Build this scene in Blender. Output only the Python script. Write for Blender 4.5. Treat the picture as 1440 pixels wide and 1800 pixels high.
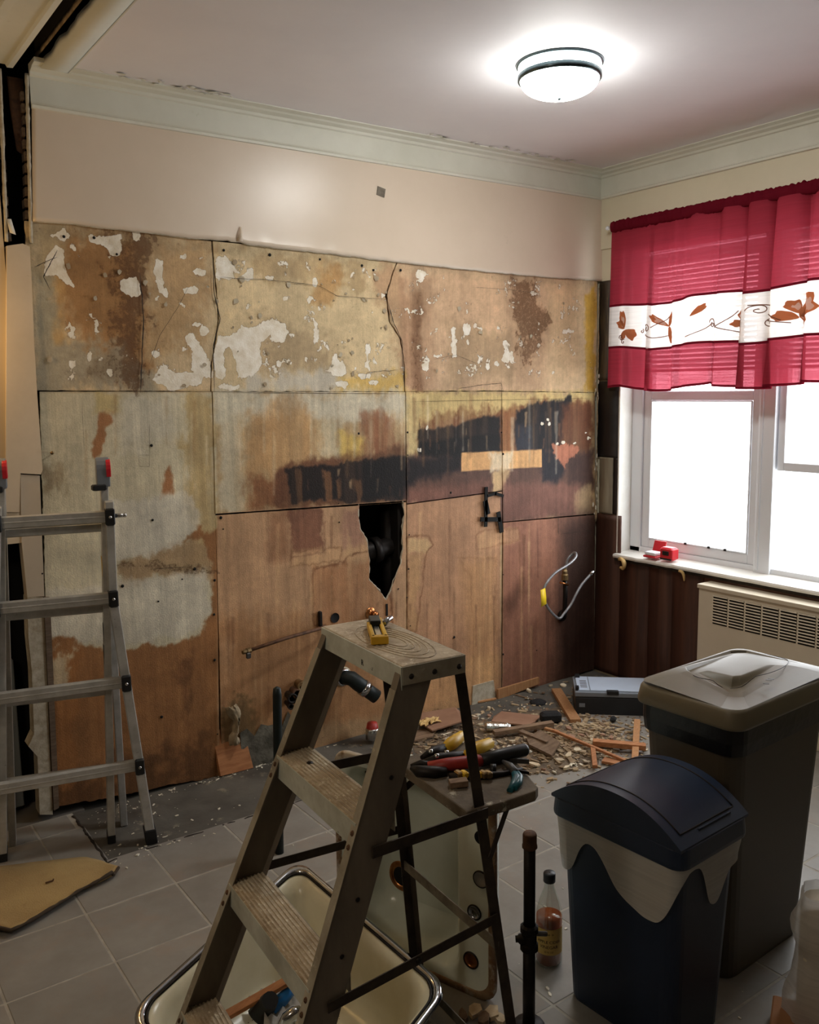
import bpy, math, random
import numpy as np
from mathutils import Vector, Matrix, noise as mnoise

random.seed(7)
rng = np.random.default_rng(7)
scene = bpy.context.scene
for o in list(bpy.data.objects):
    bpy.data.objects.remove(o)
col = scene.collection

# ------------------------------------------------------------------ camera
CP = np.array([-3.8951, -3.5806, 1.6833])
YAW, PITCH, ROLL, FPX = 0.6184, 0.1370, -0.0141, 1560.9
def _axes():
    cy, sy, cp, sp = math.cos(YAW), math.sin(YAW), math.cos(PITCH), math.sin(PITCH)
    f = np.array([sy*cp, cy*cp, -sp]); r = np.array([cy, -sy, 0.0]); u = np.cross(r, f)
    cr, sr = math.cos(ROLL), math.sin(ROLL)
    return cr*r + sr*u, -sr*r + cr*u, f
AR, AU, AF = _axes()
cam_d = bpy.data.cameras.new('camera')
cam = bpy.data.objects.new('camera', cam_d); col.objects.link(cam)
cam_d.sensor_fit = 'HORIZONTAL'; cam_d.sensor_width = 36.0; cam_d.lens = 36.0*FPX/1440.0
cam_d.clip_start = 0.05; cam_d.clip_end = 100
M = Matrix.Identity(4)
for i in range(3):
    M[i][0] = AR[i]; M[i][1] = AU[i]; M[i][2] = -AF[i]; M[i][3] = CP[i]
cam.matrix_world = M
scene.camera = cam

# ------------------------------------------------------------------ world and light
EXPOSURE = 0.15
SKY = 7.0
LAMP = 75.0
scene.view_settings.view_transform = 'Standard'
try: scene.view_settings.look = 'None'
except Exception: pass
scene.view_settings.gamma = 1.0
scene.view_settings.exposure = EXPOSURE
scene.view_settings.use_curve_mapping = False
w = bpy.data.worlds.new('overcast_sky'); scene.world = w
w.use_nodes = True
bg = w.node_tree.nodes['Background']
bg.inputs[0].default_value = (0.93, 0.97, 1.0, 1); bg.inputs[1].default_value = SKY
pl = bpy.data.lights.new('window_portal', 'AREA'); pl.shape = 'RECTANGLE'; pl.size = 2.0; pl.size_y = 1.72
pl.cycles.is_portal = True
po = bpy.data.objects.new('window_portal', pl); col.objects.link(po)
po.location = (0.135, -1.17, 1.6); po.rotation_euler = (0, math.pi/2, 0)   # light faces -X
# warm lamp of the next room
wl = bpy.data.lights.new('hall_lamp', 'POINT'); wl.energy = 6; wl.color = (1.0, 0.62, 0.25); wl.shadow_soft_size = 0.06
wo = bpy.data.objects.new('hall_lamp', wl); col.objects.link(wo); wo.location = (-3.50, -0.14, 1.92)

hl = bpy.data.lights.new('hall_ceiling_lamp', 'POINT'); hl.energy = 26; hl.color = (1.0, 0.88, 0.72); hl.shadow_soft_size = 0.18
ho = bpy.data.objects.new('hall_ceiling_lamp', hl); col.objects.link(ho); ho.location = (-5.0, -2.4, 2.55)

# ------------------------------------------------------------------ helpers
def at(px, py, ax, v):
    d = AF + AR*(px-720)/FPX + AU*(900-py)/FPX
    t = (v-CP[ax])/d[ax]
    return CP + t*d
def wallxz(pts, y=0.0):
    return np.array([[*at(px, py, 1, y)[[0, 2]]] for px, py in pts])

def lin(c):
    c = np.asarray(c, float)/255.0
    return np.where(c <= 0.04045, c/12.92, ((c+0.055)/1.055)**2.4)
def L(*c):
    r = lin(c); return (float(r[0]), float(r[1]), float(r[2]), 1.0)

class MB:
    def __init__(s): s.v = []; s.f = []; s.sm = []
    def add(s, verts, faces, smooth=False):
        n = len(s.v); s.v.extend([tuple(float(q) for q in p) for p in verts])
        for f in faces: s.f.append(tuple(n+i for i in f)); s.sm.append(smooth)
        return s
    def hexa(s, p):   # 8 points: bottom 4 (ccw), top 4
        return s.add(p, [(3,2,1,0),(4,5,6,7),(0,1,5,4),(1,2,6,5),(2,3,7,6),(3,0,4,7)])
    def box(s, c, size, rz=0.0, R=None):
        c = np.array(c, float); h = np.array(size, float)/2
        Rm = np.array(R) if R is not None else np.array([[math.cos(rz), -math.sin(rz), 0], [math.sin(rz), math.cos(rz), 0], [0, 0, 1]])
        q = [(-1,-1,-1),(1,-1,-1),(1,1,-1),(-1,1,-1),(-1,-1,1),(1,-1,1),(1,1,1),(-1,1,1)]
        return s.hexa([c + Rm @ (np.array(k)*h) for k in q])
    def rbox(s, c, size, b=0.01, rz=0.0, R=None, n=3):     # box with rounded vertical-profile edges (all edges bevelled simply)
        c = np.array(c, float); h = np.array(size, float)/2
        Rm = np.array(R) if R is not None else np.array([[math.cos(rz), -math.sin(rz), 0], [math.sin(rz), math.cos(rz), 0], [0, 0, 1]])
        rings = []
        prof = [(-h[2], b)] + [(-h[2]+b, 0), (h[2]-b, 0), (h[2], b)]
        for z, ins in prof:
            rings.append([c + Rm @ np.array([x, y, z]) for x, y in rrect(h[0]-ins, h[1]-ins, b, n)])
        return s.loft(rings, cap=True)
    def loft(s, rings, cap=False, closed=True, smooth=False):
        m = len(rings[0]); V = [p for r in rings for p in r]; F = []
        for i in range(len(rings)-1):
            for j in range(m if closed else m-1):
                k = (j+1) % m
                F.append((i*m+j, i*m+k, (i+1)*m+k, (i+1)*m+j))
        n = len(s.v); s.add(V, F, smooth)
        if cap:
            s.f.append(tuple(n+m-1-j for j in range(m))); s.sm.append(False)
            s.f.append(tuple(n+(len(rings)-1)*m+j for j in range(m))); s.sm.append(False)
        return s
    def ext(s, poly, P0, P1, xa, ya, cap=True):   # extrude a 2D section from P0 to P1
        P0 = np.array(P0, float); P1 = np.array(P1, float); xa = np.array(xa, float); ya = np.array(ya, float)
        return s.loft([[P0+xa*x+ya*y for x, y in poly], [P1+xa*x+ya*y for x, y in poly]], cap=cap)
    def tube(s, path, r, n=10, cap=True, smooth=True):
        path = [np.array(p, float) for p in path]; rings = []; up = None
        for i, p in enumerate(path):
            a = path[max(i-1, 0)]; b = path[min(i+1, len(path)-1)]
            t = b-a; t = t/(np.linalg.norm(t)+1e-12)
            if up is None:
                up = np.array([0, 0, 1.0]) if abs(t[2]) < 0.9 else np.array([1.0, 0, 0])
            x = np.cross(up, t); x /= np.linalg.norm(x)+1e-12; y = np.cross(t, x); up = y
            rr = r[i] if isinstance(r, (list, tuple, np.ndarray)) else r
            rings.append([p + rr*(x*math.cos(2*math.pi*k/n)+y*math.sin(2*math.pi*k/n)) for k in range(n)])
        return s.loft(rings, cap=cap, smooth=smooth)
    def lathe(s, prof, c=(0,0,0), n=32, axis=None, smooth=True, cap=False):   # prof (r,z)
        c = np.array(c, float)
        if axis is None: X, Y, Zz = np.eye(3)
        else:
            Zz = np.array(axis, float); Zz /= np.linalg.norm(Zz)
            h = np.array([0, 0, 1.0]) if abs(Zz[2]) < 0.9 else np.array([1.0, 0, 0])
            X = np.cross(h, Zz); X /= np.linalg.norm(X); Y = np.cross(Zz, X)
        rings = [[c + X*r*math.cos(2*math.pi*k/n) + Y*r*math.sin(2*math.pi*k/n) + Zz*z for k in range(n)] for r, z in prof]
        return s.loft(rings, cap=cap, smooth=smooth)
    def prism(s, pts, z0, z1):   # polygon in XY
        m = len(pts)
        return s.loft([[(x, y, z0) for x, y in pts], [(x, y, z1) for x, y in pts]], cap=True)
    def sheet(s, G, th=0.0, nrm=(0,0,1), smooth=True):   # G[i][j] grid of points
        G = np.array(G, float); a, b = G.shape[:2]
        F = [(i*b+j, i*b+j+1, (i+1)*b+j+1, (i+1)*b+j) for i in range(a-1) for j in range(b-1)]
        if th == 0: return s.add(G.reshape(-1, 3), F, smooth)
        n = np.array(nrm, float)*th; N = a*b
        V = np.concatenate([G.reshape(-1, 3)+n, G.reshape(-1, 3)])
        F2 = list(F) + [tuple(N+k for k in f[::-1]) for f in F]
        e = [i*b for i in range(a)]; 
        bd = [j for j in range(b)] + [i*b+b-1 for i in range(1, a)] + [(a-1)*b+j for j in range(b-2, -1, -1)] + [i*b for i in range(a-2, 0, -1)]
        for k in range(len(bd)):
            p, q = bd[k], bd[(k+1) % len(bd)]
            F2.append((p, N+p, N+q, q))
        return s.add(V, F2, smooth)

def rrect(hx, hy, r, n=4, cx=0, cy=0):
    r = max(min(r, hx, hy), 1e-4); out = []
    for sx, sy, a0 in ((1, 1, 0), (-1, 1, 90), (-1, -1, 180), (1, -1, 270)):
        for k in range(n+1):
            a = math.radians(a0 + 90*k/n)
            out.append((cx+sx*(hx-r)+r*math.cos(a), cy+sy*(hy-r)+r*math.sin(a)))
    return out

def tag(o, label=None, cat=None, group=None, kind=None):
    if label: o['label'] = label
    if cat: o['category'] = cat
    if group: o['group'] = group
    if kind: o['kind'] = kind
    return o
def thing(name, loc, label, cat, group=None):
    o = bpy.data.objects.new(name, None); o.location = loc; o.empty_display_size = 0.05
    col.objects.link(o); return tag(o, label, cat, group)
def wloc(o):
    v = Vector((0, 0, 0))
    while o is not None: v += o.location; o = o.parent
    return v
def obj(name, mb, mat, parent=None, bevel=0.0, sub=0, solid=0.0):
    V = np.array(mb.v, float)
    base = np.array([(V[:, 0].min()+V[:, 0].max())/2, (V[:, 1].min()+V[:, 1].max())/2, V[:, 2].min()])
    me = bpy.data.meshes.new(name)
    me.from_pydata((V-base).tolist(), [], mb.f)
    me.polygons.foreach_set('use_smooth', mb.sm)
    me.validate(); me.update()
    me.materials.append(MAT[mat] if isinstance(mat, str) else mat)
    o = bpy.data.objects.new(name, me); col.objects.link(o)
    if parent is not None:
        o.parent = parent; o.location = Vector(base) - wloc(parent)
    else: o.location = base
    if solid:
        m = o.modifiers.new('thickness', 'SOLIDIFY'); m.thickness = solid; m.offset = 0
    if bevel:
        m = o.modifiers.new('bevel', 'BEVEL'); m.width = bevel; m.segments = 2; m.limit_method = 'ANGLE'; m.angle_limit = math.radians(40)
    if sub:
        m = o.modifiers.new('sub', 'SUBSURF'); m.levels = sub; m.render_levels = sub
    return o
def struct(name, mb=None, mat=None, loc=(0, 0, 0), label=None, **k):
    if mb is None:
        o = bpy.data.objects.new(name, None); o.location = loc; o.empty_display_size = 0.05; col.objects.link(o)
    else: o = obj(name, mb, mat, **k)
    o['kind'] = 'structure'
    if label: o['label'] = label
    return o
def text_mb(body, size, O, xa, ya, depth=0.0008, align='CENTER'):
    cu = bpy.data.curves.new('lettering', 'FONT'); cu.body = body; cu.size = size; cu.align_x = align
    cu.extrude = depth; cu.resolution_u = 3
    to = bpy.data.objects.new('lettering', cu); col.objects.link(to)
    dg = bpy.context.evaluated_depsgraph_get(); dg.update()
    me = bpy.data.meshes.new_from_object(to.evaluated_get(dg))
    O = np.array(O, float); xa = np.array(xa, float); ya = np.array(ya, float); za = np.cross(xa, ya)
    mb = MB()
    mb.add([O+xa*v.co.x+ya*v.co.y+za*v.co.z for v in me.vertices], [tuple(p.vertices) for p in me.polygons])
    bpy.data.objects.remove(to); bpy.data.meshes.remove(me)
    return mb

# ------------------------------------------------------------------ materials
MAT = {}
def mat(name, c1, c2=None, rough=0.6, metal=0.0, scale=8.0, c3=None, scale2=40.0, t2=(0.55, 0.65), bump=0.0, bscale=60.0,
        t=(0.35, 0.65), stretch=(1, 1, 1), spec=0.5, objrand=0.0, rough2=None, trans=0.0, ior=1.45, sss=0.0):
    m = bpy.data.materials.new(name); m.use_nodes = True; nt = m.node_tree; N = nt.nodes; K = nt.links
    b = N['Principled BSDF']
    b.inputs['Roughness'].default_value = rough; b.inputs['Metallic'].default_value = metal
    b.inputs['Specular IOR Level'].default_value = spec
    b.inputs['Transmission Weight'].default_value = trans; b.inputs['IOR'].default_value = ior
    tc = N.new('ShaderNodeTexCoord'); mp = N.new('ShaderNodeMapping'); K.new(tc.outputs['Object'], mp.inputs[0])
    mp.inputs['Scale'].default_value = stretch
    oi = N.new('ShaderNodeObjectInfo'); va = N.new('ShaderNodeVectorMath'); va.operation = 'ADD'
    vs = N.new('ShaderNodeVectorMath'); vs.operation = 'SCALE'; vs.inputs[3].default_value = 37.0
    cb = N.new('ShaderNodeCombineXYZ')
    for i in range(3): K.new(oi.outputs['Random'], cb.inputs[i])
    K.new(cb.outputs[0], vs.inputs[0]); K.new(mp.outputs[0], va.inputs[0]); K.new(vs.outputs[0], va.inputs[1])
    out = None
    if c2 is None:
        rgb = N.new('ShaderNodeRGB'); rgb.outputs[0].default_value = c1; out = rgb.outputs[0]
    else:
        n1 = N.new('ShaderNodeTexNoise'); n1.inputs['Scale'].default_value = scale; n1.inputs['Detail'].default_value = 8; n1.inputs['Roughness'].default_value = 0.65
        K.new(va.outputs[0], n1.inputs['Vector'])
        r1 = N.new('ShaderNodeValToRGB'); r1.color_ramp.elements[0].position = t[0]; r1.color_ramp.elements[1].position = t[1]
        r1.color_ramp.elements[0].color = c1; r1.color_ramp.elements[1].color = c2
        K.new(n1.outputs['Fac'], r1.inputs[0]); out = r1.outputs[0]
        if rough2 is not None:
            mr = N.new('ShaderNodeMapRange'); mr.inputs[1].default_value = t[0]; mr.inputs[2].default_value = t[1]
            mr.inputs[3].default_value = rough; mr.inputs[4].default_value = rough2
            K.new(n1.outputs['Fac'], mr.inputs[0]); K.new(mr.outputs[0], b.inputs['Roughness'])
    if c3 is not None:
        n2 = N.new('ShaderNodeTexNoise'); n2.inputs['Scale'].default_value = scale2; n2.inputs['Detail'].default_value = 6; n2.inputs['Roughness'].default_value = 0.7
        K.new(va.outputs[0], n2.inputs['Vector'])
        mr = N.new('ShaderNodeMapRange'); mr.inputs[1].default_value = t2[0]; mr.inputs[2].default_value = t2[1]
        K.new(n2.outputs['Fac'], mr.inputs[0])
        mx = N.new('ShaderNodeMix'); mx.data_type = 'RGBA'; K.new(mr.outputs[0], mx.inputs[0]); K.new(out, mx.inputs[6]); mx.inputs[7].default_value = c3
        out = mx.outputs[2]
    if objrand:
        hv = N.new('ShaderNodeHueSaturation'); mr = N.new('ShaderNodeMapRange')
        mr.inputs[3].default_value = 1-objrand; mr.inputs[4].default_value = 1+objrand
        K.new(oi.outputs['Random'], mr.inputs[0]); K.new(mr.outputs[0], hv.inputs['Value']); K.new(out, hv.inputs['Color']); out = hv.outputs[0]
    K.new(out, b.inputs['Base Color'])
    if bump:
        nb = N.new('ShaderNodeTexNoise'); nb.inputs['Scale'].default_value = bscale; nb.inputs['Detail'].default_value = 5
        K.new(va.outputs[0], nb.inputs['Vector'])
        bp = N.new('ShaderNodeBump'); bp.inputs['Strength'].default_value = bump; bp.inputs['Distance'].default_value = 0.004
        K.new(nb.outputs['Fac'], bp.inputs['Height']); K.new(bp.outputs[0], b.inputs['Normal'])
    MAT[name] = m
    return m

mat('ceiling_white', L(224, 221, 222), L(216, 213, 215), 0.7, scale=1.2, bump=0.05, bscale=14)
mat('crown_white', L(212, 211, 197), L(202, 201, 186), 0.42, scale=3, c3=L(170, 164, 140), scale2=9, t2=(0.66, 0.8), bump=0.06, bscale=20)
mat('peach_paint', L(212, 196, 176), L(206, 190, 169), 0.33, scale=2, c3=L(190, 176, 154), scale2=6, t2=(0.68, 0.8), bump=0.03, bscale=9)
mat('cream_wall', L(214, 206, 180), L(206, 198, 172), 0.5, scale=2)
mat('stub_paint', L(200, 184, 160), L(188, 172, 148), 0.5, scale=4, c3=L(160, 140, 112), scale2=14, t2=(0.66, 0.72), bump=0.1, bscale=25)
mat('hall_wall', L(196, 178, 150), None, 0.7)
mat('hall_dark', L(104, 98, 90), None, 0.85)
mat('cavity_dark', L(34, 27, 22), L(22, 18, 15), 0.95, scale=12)
mat('lath_wood', L(108, 92, 76), L(82, 66, 52), 0.85, scale=20, objrand=0.25, stretch=(1, 6, 6))
mat('broken_plaster', L(196, 188, 168), L(164, 150, 126), 0.9, scale=30, bump=0.6, bscale=50)
mat('torn_edge', L(170, 150, 120), L(110, 90, 66), 0.9, scale=25, bump=0.8, bscale=60)
mat('cement', L(96, 92, 84), L(70, 66, 60), 0.8, scale=4, c3=L(150, 140, 120), scale2=5, t2=(0.6, 0.72), bump=0.4, bscale=40, rough2=0.6)
mat('tile', L(142, 138, 130), L(126, 121, 114), 0.42, scale=5, c3=L(142, 128, 116), scale2=4, t2=(0.55, 0.75), bump=0.05, bscale=40, objrand=0.06)
mat('grout', L(168, 162, 150), L(144, 137, 124), 0.9, scale=20)
mat('mold_edge', L(58, 50, 42), L(36, 30, 25), 0.9, scale=30, bump=0.5)
mat('window_white', L(226, 228, 232), None, 0.35)
mat('sill_white', L(232, 230, 224), L(220, 216, 206), 0.35, scale=6)
mat('radiator', L(206, 194, 172), L(196, 184, 162), 0.45, scale=3, c3=L(130, 112, 90), scale2=30, t2=(0.72, 0.78))
mat('black_void', L(16, 15, 14), None, 0.9)
mat('alu', L(196, 195, 190), L(168, 166, 160), 0.42, 0.35, scale=14, c3=L(120, 116, 108), scale2=60, t2=(0.62, 0.78))
mat('black_plastic', L(30, 30, 31), L(24, 24, 25), 0.45, scale=10)
mat('red_plastic', L(200, 40, 50), None, 0.4)
mat('steel', L(190, 190, 188), None, 0.25, 1.0)
mat('chrome', L(205, 208, 212), L(170, 172, 176), 0.14, 1.0, scale=6)
mat('dusty_alu', L(176, 170, 154), L(134, 126, 110), 0.6, 0.15, scale=7, c3=L(196, 188, 168), scale2=26, t2=(0.58, 0.7), bump=0.15, bscale=60)
mat('dusty_alu_brown', L(134, 124, 110), L(100, 91, 80), 0.6, 0.15, scale=5, c3=L(64, 54, 46), scale2=16, t2=(0.66, 0.72), bump=0.12, bscale=50, stretch=(1, 1, 0.3))
mat('tread_dirty', L(204, 190, 166), L(158, 142, 120), 0.85, 0.05, scale=14, c3=L(224, 216, 196), scale2=60, t2=(0.55, 0.66), bump=0.4, bscale=90)
mat('tread_skirt', L(206, 210, 200), L(170, 172, 160), 0.6, 0.15, scale=10, c3=L(90, 84, 74), scale2=24, t2=(0.68, 0.72))
mat('dark_strap', L(74, 64, 54), L(50, 42, 36), 0.6, 0.5, scale=20)
mat('grey_strap', L(130, 122, 108), L(92, 84, 72), 0.6, 0.4, scale=20)
mat('shelf_dirty', L(116, 104, 88), L(80, 70, 58), 0.85, 0.0, scale=10, c3=L(176, 168, 150), scale2=20, t2=(0.6, 0.68), bump=0.5, bscale=60)
mat('enamel_cream', L(222, 218, 194), L(206, 200, 170), 0.25, scale=4, c3=L(120, 104, 72), scale2=14, t2=(0.68, 0.76))
mat('enamel_pale', L(212, 220, 210), L(196, 202, 188), 0.22, scale=3, c3=L(160, 146, 116), scale2=12, t2=(0.72, 0.82))
mat('rust_rim', L(150, 128, 100), L(120, 84, 56), 0.5, 0.4, scale=16, c3=L(190, 182, 168), scale2=10, t2=(0.5, 0.6))
mat('copper', L(214, 150, 96), L(150, 92, 52), 0.3, 1.0, scale=14)
mat('brass_dirty', L(150, 124, 84), L(110, 92, 66), 0.45, 0.8, scale=30)
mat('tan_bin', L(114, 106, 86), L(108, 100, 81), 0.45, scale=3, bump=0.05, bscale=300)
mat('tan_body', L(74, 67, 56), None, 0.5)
mat('navy_plastic', L(28, 41, 64), L(25, 37, 58), 0.42, scale=3, bump=0.04, bscale=300)
mat('black_bag', L(14, 14, 15), None, 0.35, bump=0.8, bscale=16)
mat('grime', L(72, 56, 34), None, 0.9)
mat('iron_black', L(38, 32, 29), L(26, 22, 20), 0.5, 0.5, scale=30)
mat('iron_green', L(26, 34, 34), None, 0.5, 0.3)
mat('rusty', L(110, 78, 56), L(74, 54, 42), 0.75, 0.3, scale=30, bump=0.4)
mat('grey_metal_pipe', L(96, 94, 92), L(64, 60, 58), 0.5, 0.6, scale=18)
mat('wood_raw', L(180, 134, 90), L(158, 110, 70), 0.75, scale=9, objrand=0.16, stretch=(8, 8, 1), bump=0.2)
mat('wood_orange', L(178, 122, 78), L(150, 96, 58), 0.7, scale=9, objrand=0.12, stretch=(1, 8, 8), bump=0.2)
mat('wood_old', L(136, 112, 88), L(104, 82, 64), 0.85, scale=9, objrand=0.2, stretch=(1, 8, 8), bump=0.3)
mat('hardboard', L(156, 120, 96), L(140, 104, 82), 0.7, scale=8, objrand=0.08)
mat('charcoal', L(34, 33, 34), L(22, 22, 22), 0.9, scale=30, bump=1.0, bscale=60)
mat('foam', L(226, 196, 136), L(200, 160, 96), 0.8, scale=14, bump=0.4)
mat('paper_white', L(226, 220, 204), L(204, 194, 170), 0.8, scale=10)
mat('chip_a', L(214, 202, 176), L(170, 148, 116), 0.9, scale=10, objrand=0.3)
mat('rubble', L(182, 160, 126), L(120, 98, 74), 0.95, scale=4, c3=L(222, 212, 190), scale2=9, t2=(0.55, 0.6))
mat('dirt', L(118, 102, 82), L(78, 66, 54), 0.98, scale=16, bump=1.0, bscale=50)
mat('rug', L(176, 150, 100), L(150, 124, 82), 0.95, scale=3, c3=L(128, 98, 60), scale2=8, t2=(0.6, 0.75), bump=0.5, bscale=200)
mat('rug_edge', L(62, 50, 38), None, 0.95, bump=0.6)
mat('yellow', L(222, 178, 40), L(206, 160, 36), 0.45, scale=12)
mat('yellow_tag', L(236, 200, 30), None, 0.5)
mat('red_tool', L(176, 52, 44), L(140, 40, 36), 0.45, scale=18)
mat('teal', L(22, 86, 96), None, 0.35)
mat('blue_plastic', L(30, 110, 180), None, 0.35)
mat('case_grey', L(118, 124, 132), None, 0.45)
mat('case_lid', L(196, 210, 228), L(188, 200, 218), 0.2, scale=3)
mat('case_black', L(38, 40, 43), L(30, 31, 34), 0.5, scale=6)
mat('wet_paper', L(224, 216, 196), None, 0.8)
mat('label_yellow', L(206, 168, 90), None, 0.6)
mat('ink', L(26, 22, 20), None, 0.6)
mat('dark_ink', L(70, 62, 54), None, 0.7)


mat('cardboard', L(170, 120, 80), L(156, 108, 70), 0.85, scale=6)
mat('cloth_rag', L(176, 160, 132), L(130, 112, 86), 0.95, scale=12, bump=0.8)
mat('concrete_rough', L(112, 108, 96), L(70, 66, 56), 0.95, scale=16, bump=1.0, bscale=70)
mat('foil', L(206, 204, 198), None, 0.2, 1.0, bump=0.6, bscale=40)
mat('lamp_ring', L(98, 112, 116), L(60, 70, 74), 0.25, 0.9, scale=10)
mat('lamp_pan', L(206, 220, 216), None, 0.35, 0.2)
mat('grey_door', L(128, 132, 132), None, 0.5)

def glassy(name, color, transp, rough=0.05):   # thin clear sheet
    m = bpy.data.materials.new(name); m.use_nodes = True; nt = m.node_tree; N = nt.nodes; K = nt.links
    for n in list(N): N.remove(n)
    out = N.new('ShaderNodeOutputMaterial'); t = N.new('ShaderNodeBsdfTransparent'); t.inputs[0].default_value = color
    g = N.new('ShaderNodeBsdfGlossy'); g.inputs['Roughness'].default_value = rough
    mx = N.new('ShaderNodeMixShader'); mx.inputs[0].default_value = 1-transp
    K.new(t.outputs[0], mx.inputs[1]); K.new(g.outputs[0], mx.inputs[2]); K.new(mx.outputs[0], out.inputs[0]); MAT[name] = m
glassy('window_glass', (1, 1, 1, 1), 0.94)
glassy('bottle_glass', (0.86, 0.9, 0.86, 1), 0.8, 0.08)
def cloth(name, color, transp, tl=0.6):
    m = bpy.data.materials.new(name); m.use_nodes = True; nt = m.node_tree; N = nt.nodes; K = nt.links
    for n in list(N): N.remove(n)
    out = N.new('ShaderNodeOutputMaterial'); d = N.new('ShaderNodeBsdfDiffuse'); d.inputs[0].default_value = color
    tr = N.new('ShaderNodeBsdfTranslucent'); tr.inputs[0].default_value = color
    t = N.new('ShaderNodeBsdfTransparent'); c = [min(1, q**0.5) for q in color[:3]]; t.inputs[0].default_value = (*c, 1)
    wv = N.new('ShaderNodeTexNoise'); tc = N.new('ShaderNodeTexCoord'); mp = N.new('ShaderNodeMapping'); mp.inputs['Scale'].default_value = (3, 3, 90)
    K.new(tc.outputs['Object'], mp.inputs[0]); K.new(mp.outputs[0], wv.inputs['Vector']); wv.inputs['Scale'].default_value = 1.5
    mr = N.new('ShaderNodeMapRange'); mr.inputs[1].default_value = 0.35; mr.inputs[2].default_value = 0.65
    mr.inputs[3].default_value = max(0, transp-0.05); mr.inputs[4].default_value = transp+0.05; K.new(wv.outputs['Fac'], mr.inputs[0])
    m1 = N.new('ShaderNodeMixShader'); m1.inputs[0].default_value = tl; K.new(d.outputs[0], m1.inputs[1]); K.new(tr.outputs[0], m1.inputs[2])
    m2 = N.new('ShaderNodeMixShader'); K.new(mr.outputs[0], m2.inputs[0]); K.new(m1.outputs[0], m2.inputs[1]); K.new(t.outputs[0], m2.inputs[2])
    K.new(m2.outputs[0], out.inputs[0]); MAT[name] = m
cloth('red_sheer', L(158, 52, 66), 0.10, 0.38)
cloth('red_hem', L(112, 26, 40), 0.02, 0.3)
cloth('white_sheer', L(240, 234, 228), 0.12, 0.5)
cloth('embroidery', L(206, 146, 108), 0.0, 0.6)
cloth('swirl_thread', L(170, 130, 110), 0.0, 0.6)
cloth('white_bag', L(236, 234, 228), 0.15, 0.4)
cloth('blind_white', L(235, 235, 235), 0.0, 0.4)
cloth('clear_bag', L(228, 225, 220), 0.35, 0.4)

def emit(name, color, s):
    m = bpy.data.materials.new(name); m.use_nodes = True; b = m.node_tree.nodes['Principled BSDF']
    b.inputs['Base Color'].default_value = (0.9, 0.9, 0.9, 1); b.inputs['Emission Color'].default_value = color; b.inputs['Emission Strength'].default_value = s; MAT[name] = m
emit('lamp_glass', (1.0, 0.985, 0.94, 1), LAMP)
emit('lamp_band', (0.92, 1.0, 0.98, 1), LAMP*0.35)

def juice():
    m = mat('vinegar', L(150, 74, 34), None, 0.15, spec=0.5)
    b = m.node_tree.nodes['Principled BSDF']; b.inputs['Subsurface Weight'].default_value = 0.3; b.inputs['Subsurface Radius'].default_value = (0.05, 0.02, 0.01)
juice()

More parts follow.
